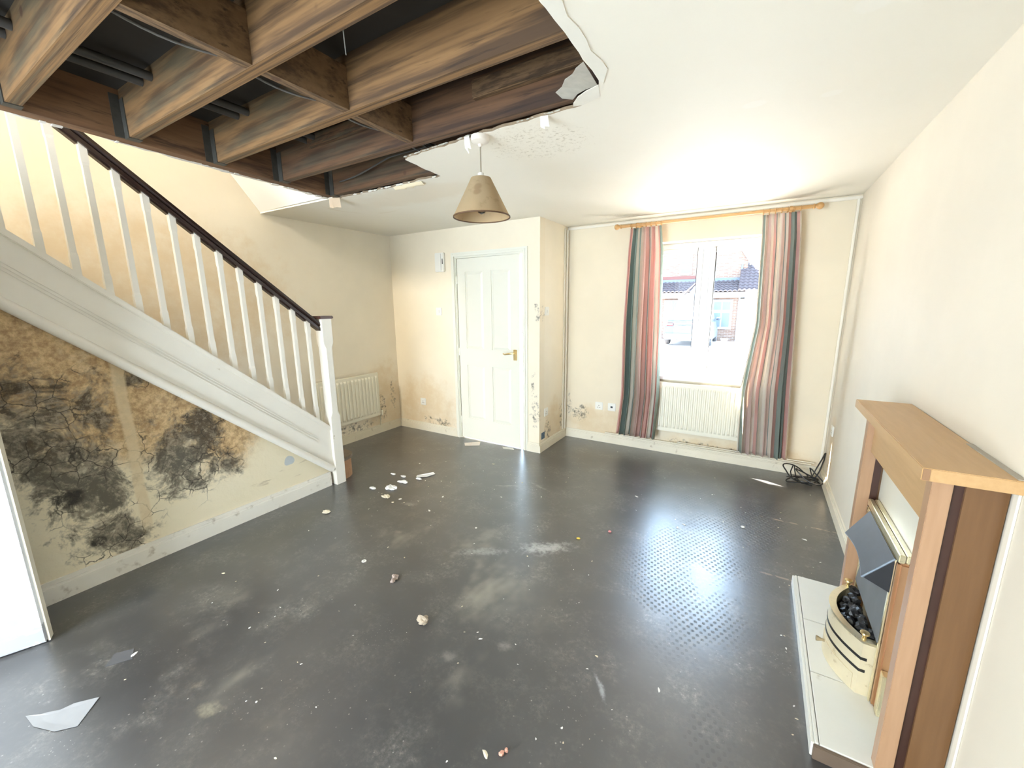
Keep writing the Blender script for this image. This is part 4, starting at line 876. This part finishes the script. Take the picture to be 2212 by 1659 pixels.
for k, (x, y, L, W_, a_, lab) in enumerate([(-2.53, 2.33, .075, .05, .4, 'largest white broken plaster piece in the middle of the heap'), (-2.53, 2.20, .11, .04, .55, 'long white broken plaster piece nearest the camera in the heap'), (-2.62, 2.42, .05, .03, .2, 'white plaster chip behind the heap of broken plaster'), (-2.66, 2.12, .06, .035, -.5, 'white plaster chip left of the heap, toward the newel'), (-2.45, 2.08, .07, .03, 1.1, 'cream crumbled strip just in front of the broken plaster'), (-2.63, 1.675, .075, .028, .45, 'cream chunk of crumbled plaster alone near the stair wall'), (-2.46, 2.45, .05, .03, .2, 'white plaster shard between heap and pointed paper'), (-2.73, 2.41, .05, .035, .1, 'white flaky plaster patch toward the stair foot')]):
    r_ = random.Random(k + 40); b = MB()
    for q in range(4): b.rock((x + r_.uniform(-.35, .35)*L*math.cos(a_), y + r_.uniform(-.35, .35)*L*math.sin(a_), .007), L*.42, 2, .7, k*5 + q, (.9, .55, .22))
    for v in b.bm.verts:
        if v.co.z < .0006: v.co.z = .0006
    tag(b.build('plaster_piece', M_p_cream if k in (4, 5) else M_p_white), lab, 'plaster', 'broken plaster on the floor')
b = MB(); b.rock((-1.268, 1.236, .016), .026, 3, .55, 2, (1.1, .8, .75)); tag(b.build('plaster_lump', mat('grey_brown_rubble', (.42, .34, .25), .9, .4, 60, bstr=.6)), 'largest grey-brown lump of rubble alone in the middle of the floor', 'rubble')
b = MB(); b.rock((-1.63, 1.395, .012), .018, 3, .6, 9, (1.1, .9, .7)); b.rock((-1.62, 1.37, .008), .012, 2, .6, 12); tag(b.build('plaster_lump', mat('pinkish_rubble', (.40, .31, .26), .9, .3, 60)), 'small pinkish rubble crumb left of the largest lump', 'rubble')
b = MB(); b.lathe([(.004, 0), (.014, 0), (.014, .002), (.004, .002)], (-1.915, 1.415, .0006), 24, closed=True); tag(b.build('washer', M_p_white), 'white washer disc on the black floor left of centre', 'washer')
b = MB(); b.rock((-.887, 2.286, .006), .011, 2, .4, 3, (1.2, .8, .5)); tag(b.build('yellow_chip', mat('yellow_plastic', (.70, .52, .08), .5)), 'yellow chip at the end of the pale floor scuff', 'chip')
b = MB(); b.rock((-.735, 2.470, .006), .010, 2, .3, 5, (1.1, .9, .7)); tag(b.build('red_chip', mat('red_and_white_sweet', (.60, .22, .20), .4)), 'small red chip on the floor right of the yellow one', 'chip')
b = MB(); b.rock((-.622, .935, .006), .009, 2, .4, 6, (1, 1.2, .6)); b.rock((-.612, .95, .006), .007, 2, .4, 8); tag(b.build('brick_crumb', mat('pink_brick_crumb', (.66, .34, .25), .8)), 'pink brick crumb at the bottom of the picture', 'crumb')
b = MB(); b.rock((.03, 2.98, .007), .012, 2, .3, 6, (1.2, .8, .6)); tag(b.build('white_pebble', M_p_white), 'small white pebble on the shiny floor near the fireplace', 'pebble')
# flakes: alike, scattered
fl_me = []
for k in range(8):
    b = MB(); b.rock((0, 0, 0), 1, 1, .7, k*3 + 1, (1, .62, .16)); me_o = b.build('plaster_flake', M_p_white if k % 3 else M_p_cream); fl_me.append(me_o.data); bpy.data.objects.remove(me_o)
rf = random.Random(23); zones = [(-2.75, -1.9, 2.0, 2.9, 30), (-2.3, -1.3, 2.4, 3.4, 26), (-1.6, .2, 2.6, 4.1, 26), (-2.6, -1.6, .9, 2.1, 26), (-2.4, -1.2, .3, .95, 24), (-1.6, -.3, 1.0, 2.3, 26), (-1.1, .2, .8, 1.5, 14), (.0, .55, 2.6, 3.8, 14), (.20, .275, 1.5, 2.5, 10)]
for xa, xb, ya, yb_, nn in zones:
    for _ in range(nn):
        s_ = rf.choice([.0022, .003, .0035, .0042, .005, .0065]) if rf.random() < .92 else .012
        o = bpy.data.objects.new('plaster_flake', fl_me[rf.randrange(8)]); COL.objects.link(o)
        o.location = (rf.uniform(xa, xb), rf.uniform(ya, yb_), s_*.12); o.scale = (s_*rf.uniform(.8, 1.8), s_, s_); o.rotation_euler = (0, 0, rf.uniform(0, 6.28))
        tag(o, 'tiny pale plaster flake scattered on the black floor', 'plaster flake', 'plaster flakes scattered on the floor')

# ------------------------------------------------------------------ outside: drive, house, car
gr = MB(); gr.hexa([(-30, YW + .28, -.5), (30, YW + .28, -.5), (30, 17.4, -.5), (-30, 17.4, -.5), (-30, YW + .28, -.2), (30, YW + .28, -.2), (30, 17.4, -.2), (-30, 17.4, -.2)])
gr.hexa([(-30, 17.4, -.6), (30, 17.4, -.6), (30, 40, -.9), (-30, 40, -.9), (-30, 17.4, -.2), (30, 17.4, -.2), (30, 40, -.62), (-30, 40, -.62)])
n = NT('pale_block_paving'); bt_ = n.n('ShaderNodeTexBrick'); n.put(bt_.inputs['Vector'], n.pos); bt_.inputs['Scale'].default_value = 4; bt_.inputs['Color1'].default_value = (.62, .56, .52, 1); bt_.inputs['Color2'].default_value = (.55, .51, .48, 1); bt_.inputs['Mortar'].default_value = (.5, .46, .43, 1); bt_.inputs['Mortar Size'].default_value = .02
st(gr.build('ground', n.set(bt_.outputs[0], .8)), 'pale paved driveway outside the window')
n = NT('orange_brick'); sx_ = n.n('ShaderNodeSeparateXYZ'); n.put(sx_.inputs[0], n.pos); cb = n.n('ShaderNodeCombineXYZ'); n.put(cb.inputs[0], sx_.outputs[0]); n.put(cb.inputs[1], sx_.outputs[2])
bk = n.n('ShaderNodeTexBrick'); n.put(bk.inputs['Vector'], cb.outputs[0]); bk.inputs['Scale'].default_value = 1; bk.inputs['Brick Width'].default_value = .225; bk.inputs['Row Height'].default_value = .075; bk.inputs['Mortar Size'].default_value = .008
for nm_, cc_ in (('Color1', (.080, .043, .028, 1)), ('Color2', (.11, .067, .046, 1)), ('Mortar', (.14, .12, .105, 1))): bk.inputs[nm_].default_value = cc_
M_brick = n.set(bk.outputs[0], .85)
M_red = mat('red_soldier_course', (.075, .024, .018), .8, .2, 3); M_lead = mat('grey_lead_flashing', (.045, .055, .07), .6, .1, 2); M_rooft = mat('purple_brown_roof_tile', (.030, .020, .022), .9, .3, 2); M_fascia = mat('white_fascia', (.17, .17, .175), .5, .02, 2); M_hglass = mat('house_window_glass', (.05, .07, .085), .35, .2, .6)
hs = thing('house', (-2.2, 21.6, -.31), 'orange brick house with tiled lean-to roof across the driveway', 'house')
k_ = 21.6/20.351; HX = lambda x: x*k_; HZ = lambda z: 1.515 + (z - 1.515)*k_
HY = 21.6; UY = 22.5; k2 = UY/20.351; UX = lambda x: x*k2; UZ = lambda z: 1.515 + (z - 1.515)*k2
b = MB(); b.prism([(-40, -.5), (UX(-.63), -.5), (UX(-.63), UZ(3.26)), (UX(-.86), UZ(3.72)), (UX(-1.9), UZ(5.2)), (-40, UZ(5.2))], 'y', UY, UY + .3); b.build('upper_wall', M_brick, hs)  # unseen left run extended to keep the sun off the lean-to roof
b = MB(); b.prism([(UX(-.55), UZ(3.12)), (UX(-.50), UZ(3.18)), (UX(-1.88), UZ(5.32)), (UX(-1.95), UZ(5.22))], 'y', UY - .12, UY - .001); b.build('bargeboard', M_fascia, hs)
b = MB(); b.box(UX(-3.06) - .30, UX(-3.06) + .28, UY - .04, UY - .001, UZ(2.76), UZ(3.64)); uw = b.build('window', M_fascia, hs); boxes('pane', M_hglass, [(UX(-3.06) - .22, UX(-3.06) + .20, UY - .05, UY - .04, UZ(3.24), UZ(3.57)), (UX(-3.06) - .22, UX(-3.06) + .20, UY - .05, UY - .04, UZ(2.84), UZ(3.19))], uw)
boxes('soldier_course', M_red, [(-12, UX(-2.4), UY - .03, UY - .001, UZ(2.56), UZ(2.70))], hs)
boxes('lead_flashing', M_lead, [(-12, UX(-.84), UY - .06, UY - .001, UZ(2.42), UZ(2.555)), (UX(-.87), UX(-.80), UY - .06, UY - .031, UZ(2.5), UZ(3.12))], hs)
def tiles(name, x0, x1, y0, z0, y1, z1, rows, par, topf=None, pitch=.19):
    b = MB(); nx_ = int((x1 - x0)/pitch*6)
    for r_ in range(rows):
        a0, a1 = r_/rows, (r_+1)/rows + .04
        def f(u, v):
            t_ = a0 + (a1 - a0)*v; x = x0 + (x1 - x0)*u
            return Vector((x, y0 + (y1 - y0)*t_, z0 + (z1 - z0)*t_ + .030*(1 - v) + .022*math.sin(2*PI*x/pitch)))
        if topf and a0 > topf: pass
        b.sheet(f, nx_, 1, .012)
    return b.build(name, M_rooft, par)
tiles('roof_tiles', -6.2, UX(-.88), HY - .25, HZ(1.955), UY - .06, UZ(2.43), 5, hs)
b = MB(); rows = 10
for r_ in range(rows):
    a0, a1 = r_/rows, (r_+1)/rows + .04; xl_ = UX(-.86); xr_ = UX(-.86) + 1.6*(1 - max(0, a0 - .45)/.55*.98)
    if r_ < 5: xr_ = UX(-.86) + 1.9
    y0, z0, y1, z1 = HY - .25, HZ(1.955), UY + .3, UZ(3.15)
    b.sheet(lambda u, v: Vector((xl_ + (xr_ - xl_)*u, y0 + (y1 - y0)*(a0 + (a1 - a0)*v), z0 + (z1 - z0)*(a0 + (a1 - a0)*v) + .03*(1 - v) + .022*math.sin(2*PI*(xl_ + (xr_ - xl_)*u)/.19))), 60, 1, .012)
b.build('roof_tiles', M_rooft, hs)
boxes('fascia_board', M_fascia, [(-6.2, 1.3, HY - .22, HY - .10, HZ(1.72), HZ(1.94))], hs)
b = MB(); b.tube([(-6.2, HY - .27, HZ(1.90)), (1.3, HY - .27, HZ(1.90))], .05, 10); b.build('gutter', M_fascia, hs)
b = MB(); b.prism([(HX(-2.95), HZ(1.70)), (HX(-1.95), HZ(1.70)), (HX(-2.45), HZ(2.42))], 'y', HY - .5, HY - .3); b.build('porch_gable', M_fascia, hs)
b = MB(); b.prism([(HX(-3.0), HZ(1.86)), (HX(-2.45), HZ(2.44)), (HX(-2.45), HZ(2.50)), (HX(-3.05), HZ(1.90))], 'y', HY - .56, HY - .3); b.build('porch_roof', mat('brown_verge', (.09, .06, .055), .8), hs)
boxes('lower_wall', M_brick, [(-6.2, HX(-.86), HY, HY + .2, -.5, HZ(1.73))], hs); boxes('porch_panel', M_fascia, [(HX(-3.26), HX(-2.0), HY - .25, HY - .001, -.4, HZ(1.72))], hs)
b = MB(); xa, xb, za, zb_ = HX(-1.87), HX(-1.06), HZ(.35), HZ(1.63); b.box(xa, xb, HY - .05, HY - .001, za, zb_); hw = b.build('window', M_fascia, hs)
for i in range(2):
    for j, (p0, p1) in enumerate(((.08, .56), (.66, .93))): boxes('pane', M_hglass, [(xa + .07 + i*(xb - xa - .1)/2, xa + .07 + i*(xb - xa - .1)/2 + (xb - xa - .22)/2, HY - .06, HY - .05, za + (zb_ - za)*p0, za + (zb_ - za)*p1)], hw)
b = MB(); b.box(HX(-3.9), HX(-3.3), HY - .05, HY - .001, HZ(.4), HZ(1.64)); hw = b.build('window', M_fascia, hs); boxes('pane', M_hglass, [(HX(-3.84), HX(-3.62), HY - .06, HY - .05, HZ(.5), HZ(1.6)), (HX(-3.56), HX(-3.36), HY - .06, HY - .05, HZ(.5), HZ(1.6))], hw)
gd = boxes('garage_door', mat('pale_blue_white_door', (.14, .16, .175), .5, .02, 1), [(HX(-.80), 1.3, HY - .02, HY + .1, -.45, HZ(1.66))], hs); boxes('door_frame', M_fascia, [(HX(-.86), HX(-.80), HY - .04, HY + .1, -.45, HZ(1.72))], hs)
b = MB(); b.lathe([(.11, 0), (.17, .16), (.18, .17), (.16, .17)], (-1.33, 21.25, -.298), 18); tag(b.build('plant_pot', mat('grey_plant_pot', (.4, .38, .42), .7)), 'small grey plant pot against the house across the drive', 'plant pot')
# car, seen from behind
ca = thing('parked_car', (-2.5, 19.2, -.2), 'silver-blue car with yellow rear number plate parked across the driveway', 'car')
M_car = mat('silver_blue_paint', (.030, .042, .062), .6, .05, 1); M_cglass = mat('car_glass', (.02, .028, .032), .45, .1, 1); M_tyre = mat('tyre_rubber', (.035, .035, .037), .8, .1, 8); M_lamp = mat('red_tail_lamp', (.32, .05, .05), .25, .1, 4)
CX, CW, G = -2.47, .90, -.2
def loft(secs, nm, mt, bev=.0):
    b = MB(); rs = []
    for (y, hw_, z0, z1, tw) in secs: rs.append([b.bm.verts.new(q) for q in ((CX - hw_, y, z0), (CX + hw_, y, z0), (CX + hw_*1.0, y, (z0 + z1)/2), (CX + tw, y, z1), (CX - tw, y, z1), (CX - hw_, y, (z0 + z1)/2))])
    for A_, B_ in zip(rs, rs[1:]):
        for i in range(6): b.bm.faces.new((A_[i], A_[(i+1) % 6], B_[(i+1) % 6], B_[i]))
    b.bm.faces.new(rs[0][::-1]); b.bm.faces.new(rs[-1]); return b.build(nm, mt, ca, bevel=bev, seg=3)
loft([(17.45, .80, G + .42, G + .98, .74), (17.60, .88, G + .28, G + 1.0, .80), (18.4, .90, G + .22, G + .98, .84), (20.0, .90, G + .22, G + .94, .84), (20.7, .86, G + .25, G + .86, .78), (20.95, .74, G + .35, G + .70, .66)], 'body', M_car, .04)
loft([(17.62, .78, G + .95, G + 1.06, .74), (17.95, .78, G + .95, G + 1.42, .60), (18.4, .80, G + .95, G + 1.50, .60), (19.4, .80, G + .95, G + 1.49, .60), (20.3, .78, G + .92, G + 1.0, .74)], 'cabin', M_car, .03)
b = MB(); b.hexa([(CX - .62, 17.655, G + 1.06), (CX + .62, 17.655, G + 1.06), (CX + .62, 17.70, G + 1.06), (CX - .62, 17.70, G + 1.06), (CX - .54, 17.90, G + 1.38), (CX + .54, 17.90, G + 1.38), (CX + .54, 17.95, G + 1.38), (CX - .54, 17.95, G + 1.38)]); b.build('rear_window', M_cglass, ca)
for s_ in (-1, 1):
    b = MB(); b.hexa([(CX + s_*.792, 17.9, G + 1.02), (CX + s_*.797, 20.0, G + 1.0), (CX + s_*.812, 20.0, G + 1.0), (CX + s_*.808, 17.9, G + 1.02), (CX + s_*.66, 18.15, G + 1.36), (CX + s_*.66, 19.4, G + 1.38), (CX + s_*.69, 19.4, G + 1.38), (CX + s_*.69, 18.15, G + 1.36)]); b.build('side_window', M_cglass, ca)
    b = MB(); b.box(min(CX + s_*.48, CX + s_*.83), max(CX + s_*.48, CX + s_*.83), 17.43, 17.56, G + .80, G + .93); b.build('tail_lamp', M_lamp, ca, bevel=.02)
    for y in (18.15, 20.25):
        b = MB(); b.lathe([(.20, -.10*s_), (.31, -.10*s_), (.33, -.06*s_), (.33, .06*s_), (.31, .09*s_), (.20, .10*s_)], (CX + s_*.80, y, G + .33), 24, axis='x'); wh = b.build('wheel', M_tyre, ca, smooth=True)
        b = MB(); b.lathe([(.20, .085*s_), (.18, .105*s_), (.05, .09*s_), (.001, .09*s_)], (CX + s_*.80, y, G + .33), 20, axis='x'); b.build('hubcap', M_steel, wh)
    b = MB(); b.rock((CX + s_*.98, 19.55, G + 1.04), .10, 2, .15, 3, (1.1, .6, .75)); b.build('wing_mirror', M_car, ca, smooth=True)
boxes('light_bar', mat('dark_red_light_bar', (.14, .05, .05), .3), [(CX - .48, CX + .48, 17.42, 17.47, G + .90, G + .94)], ca)
boxes('rear_bumper', mat('dark_grey_bumper', (.10, .105, .11), .6), [(CX - .82, CX + .82, 17.38, 17.58, G + .26, G + .50)], ca, bevel=.04)
np_ = boxes('number_plate', mat('yellow_number_plate', (.17, .11, .012), .5, .02, 3), [(CX - .33, CX + .19, 17.405, 17.43, G + .70, G + .81)], ca)
b = MB()
for i in range(7): x = CX - .29 + i*.065 + (.02 if i > 3 else 0); b.box(x, x + .012, 17.402, 17.406, G + .72, G + .79); b.box(x + .025, x + .037, 17.402, 17.406, G + .735, G + .79)
b.build('plate_marks', M_dk, np_)
